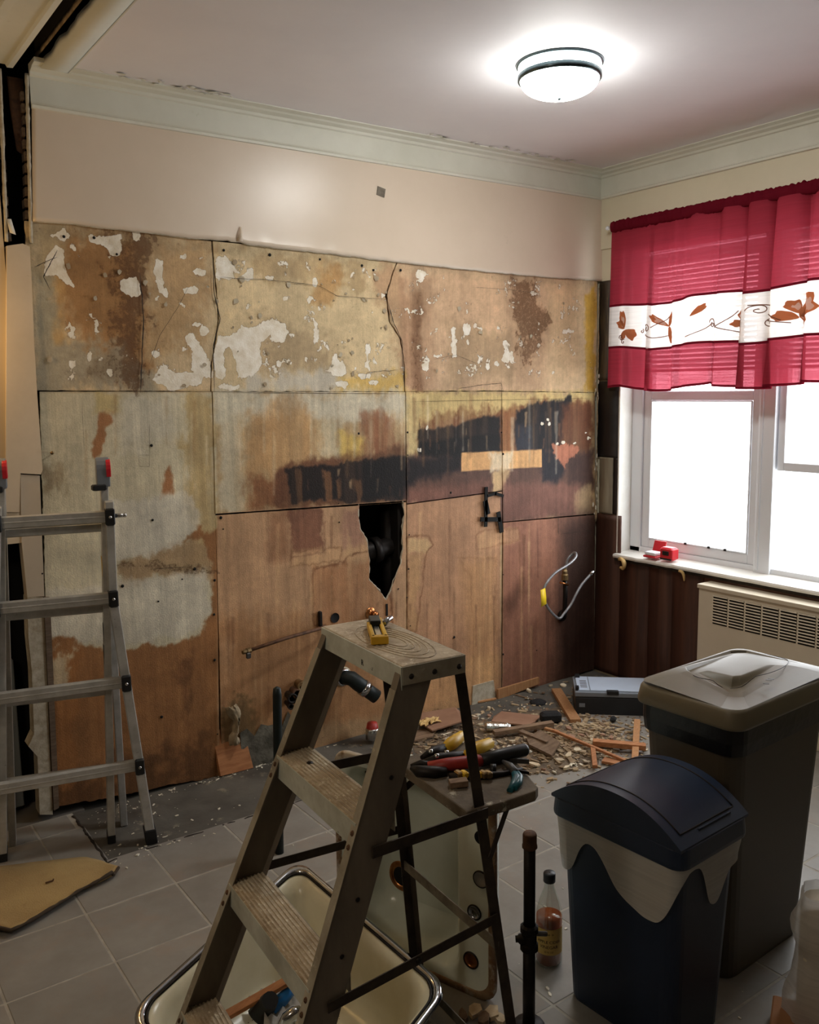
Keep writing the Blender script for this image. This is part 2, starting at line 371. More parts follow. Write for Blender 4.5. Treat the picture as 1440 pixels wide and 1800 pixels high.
# wall surface: stain colours, chip and mould fields are stored on the boards' vertices, broken up by noise here
def wallmat():
    m = bpy.data.materials.new('stained_board'); m.use_nodes = True; nt = m.node_tree; N = nt.nodes; K = nt.links
    b = N['Principled BSDF']; b.inputs['Roughness'].default_value = 0.6; b.inputs['Specular IOR Level'].default_value = 0.2
    def attr(n): a = N.new('ShaderNodeAttribute'); a.attribute_name = n; return a
    def noise(sc, det, vec, rough=0.6):
        n = N.new('ShaderNodeTexNoise'); n.inputs['Scale'].default_value = sc; n.inputs['Detail'].default_value = det; n.inputs['Roughness'].default_value = rough; K.new(vec, n.inputs['Vector']); return n.outputs['Fac']
    def mapped(scale):
        mp = N.new('ShaderNodeMapping'); mp.inputs['Scale'].default_value = scale; K.new(pos, mp.inputs[0]); return mp.outputs[0]
    def rng_(v, a, c, lo=0.0, hi=1.0):
        r = N.new('ShaderNodeMapRange'); r.inputs[1].default_value = a; r.inputs[2].default_value = c; r.inputs[3].default_value = lo; r.inputs[4].default_value = hi; K.new(v, r.inputs[0]); return r.outputs[0]
    def math_(op, a, c):
        n = N.new('ShaderNodeMath'); n.operation = op
        for i, q in enumerate((a, c)):
            if isinstance(q, (int, float)): n.inputs[i].default_value = q
            else: K.new(q, n.inputs[i])
        return n.outputs[0]
    def mix(f, a, c, mode='MIX'):
        n = N.new('ShaderNodeMix'); n.data_type = 'RGBA'; n.blend_type = mode
        if isinstance(f, (int, float)): n.inputs[0].default_value = f
        else: K.new(f, n.inputs[0])
        for i, q in ((6, a), (7, c)):
            if isinstance(q, tuple): n.inputs[i].default_value = q
            else: K.new(q, n.inputs[i])
        return n.outputs[2]
    def scale(cv, f):
        n = N.new('ShaderNodeVectorMath'); n.operation = 'SCALE'; K.new(cv, n.inputs[0]); K.new(f, n.inputs[3]); return n.outputs[0]
    g = N.new('ShaderNodeNewGeometry'); pos = g.outputs['Position']
    col_ = attr('stain').outputs['Color']; chip = attr('chip').outputs['Fac']; mold = attr('mold').outputs['Fac']
    fine = noise(150, 6, pos); thread = noise(1, 5, mapped((170, 170, 7))); drip = noise(1, 6, mapped((34, 34, 1.6)), 0.65); blot = noise(9, 7, pos, 0.7)
    c = scale(col_, rng_(math_('ADD', fine, thread), 0.6, 1.4, 0.84, 1.15))
    sx = N.new('ShaderNodeSeparateXYZ'); K.new(pos, sx.inputs[0]); low = rng_(sx.outputs[2], 1.66, 1.72, 1.0, 0.2)
    c = scale(c, math_('ADD', 1.0, math_('MULTIPLY', low, rng_(drip, 0.3, 0.7, -0.18, 0.18)))); c = scale(c, rng_(blot, 0.3, 0.7, 0.86, 1.14))
    mo = noise(48, 9, pos, 0.78)
    mfac = rng_(math_('ADD', mo, math_('MULTIPLY', mold, 0.32)), 0.64, 0.74, 0.0, 0.9)
    mfac = math_('MULTIPLY', mfac, rng_(mold, 0.03, 0.25))
    c = mix(math_('MULTIPLY', mfac, 0.72), c, L(92, 62, 38))
    ad = math_('ADD', math_('MULTIPLY', noise(40, 8, pos, 0.62), 0.75), chip)
    th = rng_(ad, 0.855, 0.872); rim = math_('SUBTRACT', rng_(ad, 0.80, 0.855), th)
    c = mix(math_('MULTIPLY', rim, 0.45), c, L(84, 62, 42))  # edge shadow of the chips painted as a dark rim
    white = mix(rng_(noise(22, 4, pos), 0.35, 0.65), L(240, 234, 220), L(218, 206, 182))
    c = mix(th, c, white)
    K.new(c, b.inputs['Base Color'])
    h = math_('ADD', math_('MULTIPLY', th, -1.3), math_('ADD', fine, math_('MULTIPLY', mfac, -0.6)))
    bp = N.new('ShaderNodeBump'); bp.inputs['Strength'].default_value = 0.7; bp.inputs['Distance'].default_value = 0.003
    K.new(h, bp.inputs['Height']); K.new(bp.outputs[0], b.inputs['Normal'])
    MAT['stained_board'] = m
wallmat()
# ================================================================== SETTING
# ---- floor: grout bed, tiles, bare cement strip where the cabinets stood
fl = struct('floor', loc=(-2, -2, -0.01), label='grey ceramic tiled kitchen floor with a bare cement strip along the wall')
b = MB(); b.box((-4.525, -2.75, -0.0262), (2.95, 5.5, 0.05)); b.box((-1.525, -2.985, -0.0262), (3.05, 5.03, 0.05)); obj('grout_bed', b, 'grout', fl)
# cement strip with an uneven top
b = MB(); G = []
for i in range(70):
    row = []
    for j in range(14):
        x = -3.05+3.05*i/69; y = -0.475+0.60*j/13
        row.append((x, y, -0.012+0.006*mnoise.noise((x*5, y*5, 0))))
    G.append(row)
b.sheet(G); obj('cement_strip', b, 'cement', fl)
T, TX, TY = 0.3052, -3.208, -0.758
_tm = {}
def tile(x0, x1, y0, y1):
    sx, sy = x1-x0, y1-y0
    if sx < 0.03 or sy < 0.03: return
    key = (round(sx, 3), round(sy, 3))
    if key not in _tm:
        g = 0.0022; m = MB(); c = 0.003
        hx, hy = sx/2-g, sy/2-g
        rings = [[(-hx, -hy, -0.012), (hx, -hy, -0.012), (hx, hy, -0.012), (-hx, hy, -0.012)],
                 [(-hx, -hy, -0.002), (hx, -hy, -0.002), (hx, hy, -0.002), (-hx, hy, -0.002)],
                 [(-hx+c, -hy+c, 0), (hx-c, -hy+c, 0), (hx-c, hy-c, 0), (-hx+c, hy-c, 0)]]
        m.loft(rings); m.f.append((8, 9, 10, 11)); m.sm.append(False)
        me = bpy.data.meshes.new('tile'); me.from_pydata(m.v, [], m.f); me.update(); me.materials.append(MAT['tile']); _tm[key] = me
    o = bpy.data.objects.new('tile', _tm[key]); col.objects.link(o); o.parent = fl
    o.location = Vector(((x0+x1)/2, (y0+y1)/2, random.uniform(-0.0008, 0.0006))) - fl.location
for i in range(-4, 11):
    for j in range(-10, 3):
        x0, x1, y0, y1 = TX+i*T, TX+(i+1)*T, TY+j*T, TY+(j+1)*T
        x1 = min(x1, -0.004); 
        if j >= 1:
            x1 = min(x1, -3.06 + (0.02 if j == 1 else -0.01)); y1 = min(y1, -0.003)
        if x1 > x0 and y1 > y0: tile(x0, x1, y0, y1)
# dark broken edge of the tile layer beside the strip
b = MB(); pts = []
for k in range(40):
    t_ = k/39; y = -0.03-0.45*t_; pts.append((-3.052+0.008*mnoise.noise((y*22, 0, 0)), y, -0.004))
for k in range(1, 60):
    t_ = k/59; x = -3.05+1.5*t_; pts.append((x, -0.468+0.010*mnoise.noise((x*18, 3, 0)), -0.006))
b.tube(pts, [0.007+0.004*mnoise.noise((p[0]*40, p[1]*40, 1)) for p in pts], 6); obj('broken_edge', b, 'mold_edge', fl)

# ---- ceilings
CZ = 2.865
b = MB(); b.box((-1.40, -2.65, CZ+0.05), (3.0, 5.7, 0.1)); 
ceil = struct('ceiling', b, 'ceiling_white', label='white plaster kitchen ceiling')
b = MB(); b.box((-4.62, -2.75, CZ+0.06), (2.9, 5.5, 0.1)); 
struct('ceiling', b, 'hall_wall', label='ceiling of the adjoining room')
b = MB(); b.box((-3.12, -2.75, CZ+0.16), (0.5, 5.7, 0.1)); b.box((-2.985, -2.6, CZ+.075), (.02, 5.2, .09)); b.box((-3.13, -2.6, CZ+.075), (.09, 5.2, .07)); struct('ceiling', b, 'cavity_dark', label='dark cavity above the removed wall')
# flat soffit band along the removed wall, kitchen side, with torn edge
b = MB(); n = 90; P0 = []; P1 = []
for k in range(n):
    y = 0.0-4.6*k/(n-1)
    e = -2.985+0.012*mnoise.noise((y*9, 0, 0))+0.008*mnoise.noise((y*31, 2, 0))
    P0.append((e, y, CZ-0.012)); P1.append((-2.895, y, CZ-0.012))
b.sheet([P0, P1], 0.03)
struct('trim_1', b, 'crown_white', label='flat white ceiling band beside the slot of the removed wall')
b = MB(); P0 = []; P1 = []
for k in range(n):
    y = 0.0-4.6*k/(n-1); e = -2.997+0.004*mnoise.noise((y*20, 5, 0))
    P0.append((e, y, CZ+0.03)); P1.append((-2.975, y, CZ+0.03))
b.sheet([P0, P1], 0.02)
struct('trim_2', b, 'torn_edge', label='rough broken plaster edge of the ceiling slot')
b = MB(); b.box((-2.893, -2.3, CZ-0.006), (0.008, 4.6, 0.012)); struct('trim_3', b, 'crown_white', label='thin raised moulding line on the ceiling')
# next room: its ceiling mouldings, parallel to the removed wall
b = MB()
prof = [(-3.08, 0.0), (-3.08, -0.03), (-3.10, -0.032), (-3.105, -0.022), (-3.19, -0.020), (-3.195, -0.034), (-3.225, -0.036), (-3.23, -0.022), (-3.30, -0.02), (-3.31, -0.045), (-3.36, -0.05), (-3.40, 0.0)]
b.ext([(x, z) for x, z in prof], (0, -0.02, CZ+0.01), (0, -4.6, CZ+0.01), (1, 0, 0), (0, 0, 1))
struct('trim_4', b, 'crown_white', label='moulded white ceiling trim of the adjoining room')

# ---- back wall: boards and plaster pieces over a dark cavity
def _perm(seed):
    r = np.random.default_rng(seed); return r.random((257, 257))
_PT = {}
def vn(x, y, seed=0):
    if seed not in _PT: _PT[seed] = _perm(seed+100)
    t = _PT[seed]; xi = np.floor(x).astype(int); yi = np.floor(y).astype(int); fx = x-xi; fy = y-yi
    fx = fx*fx*(3-2*fx); fy = fy*fy*(3-2*fy); xi &= 255; yi &= 255
    return (t[xi, yi]*(1-fx)+t[xi+1, yi]*fx)*(1-fy)+(t[xi, yi+1]*(1-fx)+t[xi+1, yi+1]*fx)*fy
def fbm(x, y, seed=0, o=4):
    s = 0; a = 0.5; tot = 0
    for k in range(o): s = s+a*vn(x*2**k, y*2**k, seed+k); tot += a; a *= 0.55
    return s/tot
def sdf(poly, X, Z):
    n = len(poly); d = np.full(X.shape, 1e9); ins = np.zeros(X.shape, bool)
    for i in range(n):
        a = poly[i]; c = poly[(i+1) % n]; ex, ez = c-a; wx, wz = X-a[0], Z-a[1]
        t = np.clip((wx*ex+wz*ez)/(ex*ex+ez*ez+1e-12), 0, 1)
        d = np.minimum(d, (wx-ex*t)**2+(wz-ez*t)**2)
        cr = ((a[1] > Z) != (c[1] > Z)) & (X < (c[0]-a[0])*(Z-a[1])/(c[1]-a[1]+1e-12)+a[0])
        ins ^= cr
    d = np.sqrt(d); return np.where(ins, -d, d)
def sstep(x): x = np.clip(x, 0, 1); return x*x*(3-2*x)

OPS = []
def P(color, pts, soft=0.02, amt=1.0, warp=0.03, streak=0.0, speck=0.0, ws=14.0, seed=0):
    OPS.append(('c', np.array(color, float), wallxz(pts), soft, amt, warp, streak, speck, ws, len(OPS)))
def RECT(color, x0, y0, x1, y1, **k): P(color, [(x0, y0), (x1, y0), (x1, y1), (x0, y1)], **k)
def OUT(color, pts, wd=.005, amt=.7, warp=.015): OPS.append(('o', np.array(color, float), wallxz(pts), wd, amt, warp, 0, 0, 16.0, len(OPS)))
def CHIP(pts, warp=0.012): OPS.append(('k', None, wallxz(pts), 0.012, 1, warp, 0, 0, 30.0, len(OPS)))
def BLOB(cx, cy, rx, ry): CHIP([(cx+rx*math.cos(a)*random.uniform(.7, 1.1), cy+ry*math.sin(a)*random.uniform(.7, 1.1)) for a in np.linspace(0, 6.28, 9)[:-1]])

# -- base zones (photograph pixels are converted to wall coordinates in metres)
RECT((200, 176, 138), -40, 300, 1120, 700, soft=0.005, warp=0)
P((206, 184, 144), [(374, 420), (712, 450), (712, 690), (374, 690)], soft=.01, warp=0)
P((202, 170, 136), [(700, 450), (1050, 480), (1050, 700), (712, 700)], soft=.02, warp=0)
P((178, 142, 96), [(270, 420), (372, 430), (372, 560), (270, 640)], soft=.06, amt=.6, warp=.12)
RECT((176, 150, 112), -40, 686, 1120, 1500, soft=0.005, warp=0)
# upper left plaster
P((150, 108, 64), [(105, 430), (240, 405), (262, 470), (252, 650), (200, 668), (140, 640), (112, 560)], soft=0.05, amt=.85, warp=.08)
P((120, 82, 46), [(190, 420), (250, 415), (258, 560), (250, 672), (205, 672), (195, 560)], soft=0.05, amt=.8, warp=.1, speck=.8)
P((84, 56, 34), [(232, 410), (256, 420), (250, 520), (243, 690), (212, 690), (222, 560)], soft=0.04, amt=.9, warp=.08, speck=1.0)
P((152, 146, 126), [(60, 470), (92, 470), (104, 560), (110, 690), (70, 690)], soft=0.03, amt=.9)
P((160, 150, 128), [(75, 605), (200, 605), (260, 665), (260, 690), (75, 690)], soft=0.04, amt=.85, warp=.08)
P((104, 84, 60), [(150, 645), (190, 632), (235, 640), (240, 665), (150, 665)], soft=0.03, amt=.7, warp=.06, speck=.6)
P((168, 150, 116), [(60, 395), (110, 400), (100, 480), (62, 470)], soft=0.03, amt=.8, warp=.05)
P((130, 118, 92), [(52, 392), (1045, 490), (1045, 508), (52, 414)], soft=0.02, amt=.45, warp=.03, speck=.5)
P((190, 150, 92), [(98, 480), (112, 480), (118, 600), (100, 600)], soft=0.02, amt=.7)
P((160, 132, 96), [(262, 420), (372, 440), (372, 560), (262, 620)], soft=0.06, amt=.35, warp=.1)
CHIP([(84, 442), (100, 430), (112, 440), (112, 468), (130, 502), (116, 498), (102, 482), (80, 484)])
CHIP([(152, 412), (213, 412), (213, 450), (196, 446), (184, 432), (158, 428)])
CHIP([(210, 492), (240, 488), (247, 516), (232, 524), (212, 512)]); CHIP([(115, 580), (128, 578), (132, 594), (118, 596)])
CHIP([(328, 592), (340, 584), (356, 612), (372, 640), (374, 664), (350, 662), (334, 650), (338, 620)])
CHIP([(268, 668), (288, 640), (296, 648), (312, 654), (332, 656), (366, 662), (344, 680), (300, 684)])
CHIP([(276, 458), (288, 458), (286, 486), (292, 520), (280, 516), (272, 480)])
for q in ((97, 414, 8, 6), (112, 413, 14, 8), (335, 510, 12, 8), (348, 570, 10, 7), (360, 582, 8, 8), (275, 620, 8, 10), (352, 478, 14, 5), (240, 415, 8, 10), (128, 640, 5, 6), (158, 625, 4, 8), (194, 655, 6, 10)): BLOB(*q)
# upper middle plaster
P((152, 126, 88), [(430, 440), (640, 460), (640, 505), (520, 500), (440, 480)], soft=.04, amt=.5, warp=.08)
P((162, 118, 66), [(560, 470), (602, 470), (605, 500), (580, 535), (545, 530)], soft=.03, amt=.6, warp=.05)
P((150, 128, 98), [(440, 560), (580, 580), (590, 660), (440, 660)], soft=.06, amt=.5, warp=.1)
P((160, 122, 92), [(640, 470), (720, 480), (745, 690), (700, 690), (690, 580)], soft=.05, amt=.6, warp=.08)
P((156, 124, 96), [(722, 480), (760, 485), (760, 690), (722, 690)], soft=.03, amt=.5, streak=.4)
P((112, 78, 54), [(730, 520), (742, 520), (744, 690), (726, 690)], soft=.02, amt=.8, speck=.5)
P((196, 190, 176), [(440, 655), (600, 655), (600, 690), (440, 690)], soft=.03, amt=.8, warp=.05)
P((200, 166, 92), [(600, 665), (712, 655), (712, 692), (600, 692)], soft=.025, amt=.85, warp=.04)
CHIP([(380, 452), (396, 448), (412, 468), (414, 492), (436, 474), (446, 472), (446, 492), (378, 490)])
CHIP([(378, 604), (384, 588), (408, 590), (426, 574), (452, 578), (462, 566), (478, 562), (500, 570), (508, 584), (500, 598), (482, 602), (476, 588), (464, 598), (456, 612), (462, 640), (446, 662), (418, 664), (412, 632), (402, 608), (392, 622), (398, 652), (392, 668), (378, 664)])
CHIP([(572, 652), (584, 640), (590, 620), (598, 634), (604, 630), (612, 656), (600, 664)])
CHIP([(551, 560), (558, 566), (560, 600), (554, 606)]); CHIP([(642, 604), (650, 604), (648, 640), (652, 656), (644, 640)])
for q in ((474, 488, 8, 6), (554, 496, 5, 9), (505, 524, 6, 4), (546, 524, 7, 6), (512, 588, 8, 8), (490, 640, 5, 6), (640, 660, 12, 5), (675, 520, 4, 4), (600, 676, 14, 7), (740, 482, 14, 9), (404, 680, 22, 6), (655, 672, 10, 5)): BLOB(*q)
# upper right plaster
P((136, 90, 60), [(900, 486), (935, 495), (952, 540), (965, 560), (952, 620), (925, 635), (905, 590)], soft=.035, amt=.85, warp=.08, speck=.9)
P((168, 140, 108), [(900, 560), (960, 560), (955, 690), (900, 690)], soft=.05, amt=.5, streak=.4)
P((196, 150, 58), [(1028, 520), (1046, 500), (1046, 692), (1030, 690)], soft=.015, amt=.9)
P((206, 182, 140), [(965, 500), (1025, 500), (1030, 690), (960, 690)], soft=.05, amt=.5, streak=.4)
P((148, 128, 96), [(790, 570), (900, 580), (900, 670), (790, 680)], soft=.06, amt=.45, warp=.08)
CHIP([(793, 578), (800, 576), (804, 622), (806, 628), (796, 630)]); CHIP([(814, 570), (828, 568), (826, 590), (818, 588)])
CHIP([(884, 632), (892, 612), (900, 624), (896, 640)]); CHIP([(740, 640), (752, 634), (756, 650), (744, 650)])
for q in ((821, 548, 3, 7), (836, 572, 4, 5), (823, 603, 3, 5), (770, 626, 8, 3), (890, 606, 6, 8), (900, 626, 3, 10), (858, 644, 3, 5), (876, 640, 5, 4), (893, 645, 5, 4), (1000, 582, 12, 4)): BLOB(*q)
# left board
RECT((194, 184, 156), 70, 690, 380, 1420, soft=.005, warp=0)
P((176, 152, 106), [(318, 690), (382, 690), (390, 1000), (330, 1000)], soft=.03, amt=.9, warp=.05, streak=.3)
P((202, 196, 178), [(205, 695), (300, 695), (292, 770), (210, 800)], soft=.03, amt=.6, warp=.06)
P((156, 108, 70), [(172, 722), (196, 722), (204, 740), (184, 756), (178, 790), (164, 800), (172, 760)], soft=.008, amt=.95, warp=.03)
P((152, 104, 66), [(286, 835), (298, 812), (306, 870), (282, 878)], soft=.008, amt=.95, warp=.02)
P((190, 168, 112), [(172, 690), (215, 690), (205, 722), (175, 722)], soft=.02, amt=.7)
P((130, 112, 84), [(75, 820), (110, 820), (110, 850), (80, 860)], soft=.04, amt=.7, warp=.06)
P((164, 136, 100), [(220, 990), (330, 955), (385, 950), (388, 1020), (360, 1010), (220, 1025)], soft=.015, amt=.9, warp=.05)
P((206, 199, 182), [(195, 880), (340, 868), (354, 915), (352, 932), (300, 962), (250, 975), (195, 985)], soft=.012, amt=.7, warp=.03)
P((204, 196, 178), [(85, 1040), (200, 1020), (360, 1005), (368, 1080), (355, 1105), (230, 1135), (85, 1130)], soft=.015, amt=.7, warp=.03)
P((142, 98, 60), [(60, 1128), (130, 1118), (150, 1140), (230, 1140), (300, 1130), (350, 1112), (372, 1070), (372, 990), (352, 925), (300, 965), (388, 930), (400, 1430), (60, 1430)], soft=.008, amt=.97, warp=.025)
P((154, 102, 58), [(86, 1150), (140, 1140), (130, 1430), (86, 1430)], soft=.01, amt=.5)
P((190, 176, 146), [(80, 1150), (135, 1140), (120, 1200), (80, 1230)], soft=.012, amt=.8, warp=.05)
P((76, 52, 34), [(200, 1322), (300, 1318), (305, 1345), (200, 1345)], soft=.04, amt=.8, warp=.06, speck=.4)
P((86, 58, 36), [(300, 1330), (380, 1300), (390, 1370), (250, 1400), (100, 1420), (100, 1390)], soft=.06, amt=.7, warp=.1)
P((90, 60, 38), [(318, 1165), (334, 1165), (330, 1260), (320, 1260)], soft=.04, amt=.55, warp=.08)
P((126, 112, 84), [(205, 985), (385, 1000), (385, 1008), (205, 1000)], soft=.008, amt=.6, speck=1.0)
P((92, 78, 50), [(250, 1000), (330, 994), (330, 1003), (250, 1008)], soft=.008, amt=.6, speck=.9)
# board under the band, middle
P((202, 194, 172), [(380, 690), (712, 690), (712, 730), (620, 745), (480, 725), (380, 740)], soft=.04, amt=.9, warp=.06)
P((196, 188, 164), [(380, 690), (425, 690), (428, 905), (380, 905)], soft=.03, amt=.8, warp=.04, streak=.4)
P((194, 184, 156), [(560, 740), (596, 740), (600, 805), (560, 810)], soft=.03, amt=.7, streak=.4)
P((178, 138, 92), [(430, 720), (500, 705), (555, 720), (555, 830), (430, 840)], soft=.04, amt=.7, warp=.06, streak=.4)
P((206, 174, 92), [(598, 760), (640, 770), (640, 812), (598, 815)], soft=.025, amt=.8)
P((132, 84, 58), [(636, 728), (668, 722), (692, 740), (688, 800), (640, 806)], soft=.03, amt=.85, warp=.05, streak=.6)
P((124, 80, 50), [(438, 840), (500, 822), (500, 895), (440, 900)], soft=.03, amt=.85, warp=.05, streak=.5)
P((96, 62, 42), [(480, 820), (560, 806), (640, 798), (714, 786), (714, 884), (640, 888), (480, 896)], soft=.02, amt=.9, warp=.03, streak=.3)
P((34, 27, 24), [(503, 826), (560, 818), (640, 810), (714, 800), (714, 876), (640, 880), (515, 884)], soft=.007, amt=.99, warp=.022, streak=.22)
P((26, 22, 21), [(640, 812), (714, 802), (714, 872), (640, 876)], soft=.02, amt=.9, warp=.02)
for x0, x1, y0 in ((523, 528, 830), (566, 584, 826), (588, 594, 842), (624, 632, 846)):
    P((150, 104, 66), [(x0, y0), (x1, y0), (x1+3, 872), (x1, 882), (x0+5, 880)], soft=.006, amt=.6, warp=.012, streak=.5)
# boards right of it
P((206, 182, 124), [(716, 690), (880, 690), (1040, 690), (1040, 715), (735, 745), (716, 760)], soft=.02, amt=.9, warp=.04)
P((204, 182, 130), [(716, 690), (738, 690), (738, 800), (716, 800)], soft=.015, amt=.9)
P((110, 68, 42), [(737, 738), (880, 716), (1040, 705), (1040, 800), (737, 806)], soft=.03, amt=.95, warp=.06, streak=.6)
P((30, 26, 25), [(736, 758), (760, 757), (800, 750), (840, 738), (880, 728), (880, 802), (736, 805)], soft=.008, amt=.99, warp=.014, streak=.25)
P((24, 22, 22), [(736, 778), (876, 762), (876, 798), (736, 802)], soft=.012, amt=.9, warp=.01)
P((30, 28, 31), [(908, 722), (950, 706), (1002, 700), (990, 740), (984, 790), (905, 800), (898, 760)], soft=.012, amt=.98, warp=.03, streak=.2)
P((58, 62, 72), [(908, 748), (936, 748), (936, 790), (908, 792)], soft=.02, amt=.7, warp=.01)
P((96, 58, 40), [(986, 712), (1042, 705), (1042, 790), (986, 790)], soft=.03, amt=.8, streak=.5)
P((150, 100, 62), [(884, 722), (903, 722), (905, 790), (884, 792)], soft=.02, amt=.8, streak=.5)
P((88, 62, 54), [(716, 806), (1042, 792), (1042, 905), (885, 918), (716, 884)], soft=.02, amt=.92, warp=.03)
P((32, 28, 29), [(716, 806), (810, 800), (812, 828), (716, 850)], soft=.03, amt=.95, warp=.03)
P((34, 34, 40), [(952, 792), (978, 792), (992, 828), (980, 848), (952, 850)], soft=.025, amt=.9)
P((60, 44, 40), [(1000, 800), (1044, 792), (1044, 860), (1000, 850)], soft=.04, amt=.7)
P((176, 112, 86), [(970, 782), (982, 786), (990, 780), (1014, 783), (1016, 792), (1008, 806), (998, 812), (992, 828), (984, 812), (976, 808), (972, 796)], soft=.004, amt=.97, warp=.024, ws=30.0)
P((222, 172, 116), [(811, 796), (952, 790), (952, 821), (811, 828)], soft=.003, amt=.97, warp=.004)
P((222, 206, 176), [(862, 796), (900, 796), (898, 826), (862, 828)], soft=.015, amt=.8)
P((210, 178, 130), [(862, 828), (898, 826), (880, 862), (866, 900), (862, 900)], soft=.015, amt=.85, streak=.3)
P((142, 96, 80), [(716, 860), (860, 845), (860, 870), (716, 892)], soft=.03, amt=.6)
P((132, 90, 76), [(885, 850), (1020, 850), (1020, 905), (885, 918)], soft=.03, amt=.7)
P((190, 165, 120), [(1012, 870), (1042, 850), (1042, 905), (1012, 908)], soft=.02, amt=.6, streak=.5)
# lower boards
P((184, 146, 110), [(382, 902), (715, 880), (715, 1400), (382, 1400)], soft=.005, amt=1, warp=0)
P((122, 82, 62), [(505, 895), (565, 893), (572, 972), (512, 978)], soft=.012, amt=.9, warp=.03)
P((134, 92, 64), [(470, 900), (505, 895), (512, 980), (475, 985)], soft=.03, amt=.6)
P((196, 156, 114), [(515, 968), (660, 955), (660, 985), (512, 998)], soft=.012, amt=.7, warp=.02)
P((122, 82, 52), [(552, 992), (600, 990), (610, 986), (610, 990), (552, 1002)], soft=.004, amt=.6)
P((162, 112, 74), [(552, 1000), (650, 990), (690, 1060), (690, 1100), (552, 1100)], soft=.02, amt=.7, streak=.6)
P((150, 110, 92), [(604, 900), (640, 890), (645, 960), (604, 962)], soft=.02, amt=.7)
P((148, 102, 62), [(382, 1100), (480, 1080), (640, 1110), (715, 1300), (715, 1400), (382, 1400)], soft=.1, amt=.55, warp=.1)
P((96, 78, 50), [(395, 1230), (440, 1230), (470, 1290), (480, 1360), (390, 1370)], soft=.03, amt=.7, warp=.08)
P((178, 136, 103), [(716, 886), (880, 865), (880, 1300), (716, 1300)], soft=.005, amt=1, warp=0)
P((158, 110, 88), [(885, 918), (1046, 903), (1046, 1260), (883, 1260)], soft=.005, amt=1, warp=0)
P((204, 170, 124), [(716, 948), (752, 944), (760, 958), (752, 970), (716, 972)], soft=.01, amt=.85, warp=.015)
P((192, 152, 106), [(716, 972), (744, 972), (730, 1110), (716, 1110)], soft=.015, amt=.7)
P((194, 152, 112), [(836, 940), (850, 932), (912, 928), (914, 950), (850, 965), (836, 962)], soft=.01, amt=.6, warp=.02)
P((190, 144, 98), [(806, 990), (870, 980), (872, 1200), (830, 1200)], soft=.04, amt=.6, streak=.6)
P((192, 150, 104), [(715, 1180), (880, 1150), (880, 1240), (715, 1280)], soft=.03, amt=.7, warp=.05)
P((176, 158, 124), [(400, 1300), (720, 1250), (720, 1280), (400, 1340)], soft=.03, amt=.4)
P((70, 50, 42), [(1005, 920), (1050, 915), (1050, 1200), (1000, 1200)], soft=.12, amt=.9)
P((92, 64, 52), [(885, 1060), (918, 1015), (925, 1040), (895, 1085)], soft=.05, amt=.6)  # diagonal cast shadow painted into the board colour
P((96, 66, 54), [(1000, 908), (1046, 905), (1046, 960), (1000, 960)], soft=.04, amt=.6)
P((120, 84, 66), [(885, 1100), (1046, 1080), (1046, 1240), (885, 1240)], soft=.1, amt=.5)

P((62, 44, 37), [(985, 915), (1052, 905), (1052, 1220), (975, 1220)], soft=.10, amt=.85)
OUT((104, 66, 42), [(552, 1000), (604, 988), (612, 975), (650, 968), (652, 990), (690, 1060), (690, 1100), (552, 1100)])
OUT((112, 72, 46), [(716, 946), (752, 942), (762, 958), (750, 972), (746, 1000), (732, 1110), (716, 1110)])
OUT((130, 88, 60), [(838, 942), (852, 932), (912, 928), (914, 950), (850, 965), (838, 968)], amt=.45)
OUT((110, 74, 54), [(512, 896), (566, 893), (573, 972), (514, 978)], amt=.5)
OUT((112, 78, 50), [(514, 968), (600, 962), (600, 985), (512, 996)], amt=.5)
OUT((140, 100, 66), [(806, 980), (826, 1010), (834, 1120), (832, 1230), (872, 1230), (872, 980)], amt=.4)
_r = random.Random(3)
for k in range(70):
    x = _r.uniform(392, 1020); y0 = _r.uniform(900, 1120); h = _r.uniform(70, 240); wd = _r.uniform(2, 6)
    cc = (208, 170, 124) if _r.random() < .6 else (110, 76, 54)
    if x > 940: cc = (170, 126, 100) if _r.random() < .4 else (84, 58, 48)
    P(cc, [(x, y0), (x+wd, y0), (x+wd*.7, y0+h), (x+wd*.3, y0+h)], soft=.006, amt=_r.uniform(.2, .5), warp=.008)
for k in range(44):
    x = _r.uniform(84, 1030); y0 = _r.uniform(690, 780); h = _r.uniform(40, 130); wd = _r.uniform(2, 7)
    if 716 < x and y0 > 735: continue
    P((222, 212, 186) if _r.random() < .6 else (140, 104, 68), [(x, y0), (x+wd, y0), (x+wd*.7, y0+h), (x+wd*.3, y0+h)], soft=.007, amt=_r.uniform(.2, .45), warp=.008)
for x0, x1, y0, y1 in ((745, 870, 752, 800), (905, 985, 715, 790), (515, 705, 822, 878)):        # scrapes in the soot
    for k in range(8):
        x = _r.uniform(x0, x1); y = _r.uniform(y0, y1-16); h = _r.uniform(8, 26)
        P((120, 82, 56) if _r.random() < .7 else (190, 160, 120), [(x, y), (x+_r.uniform(1, 4), y), (x+2, y+h), (x, y+h)], soft=.004, amt=_r.uniform(.25, .6), warp=.006)
for (x, y) in ((965, 745), (962, 738), (952, 745), (990, 777), (1010, 778), (1030, 760), (1036, 770), (978, 780), (750, 752), (738, 790)): BLOB(x, y, 2.5, 2.5)

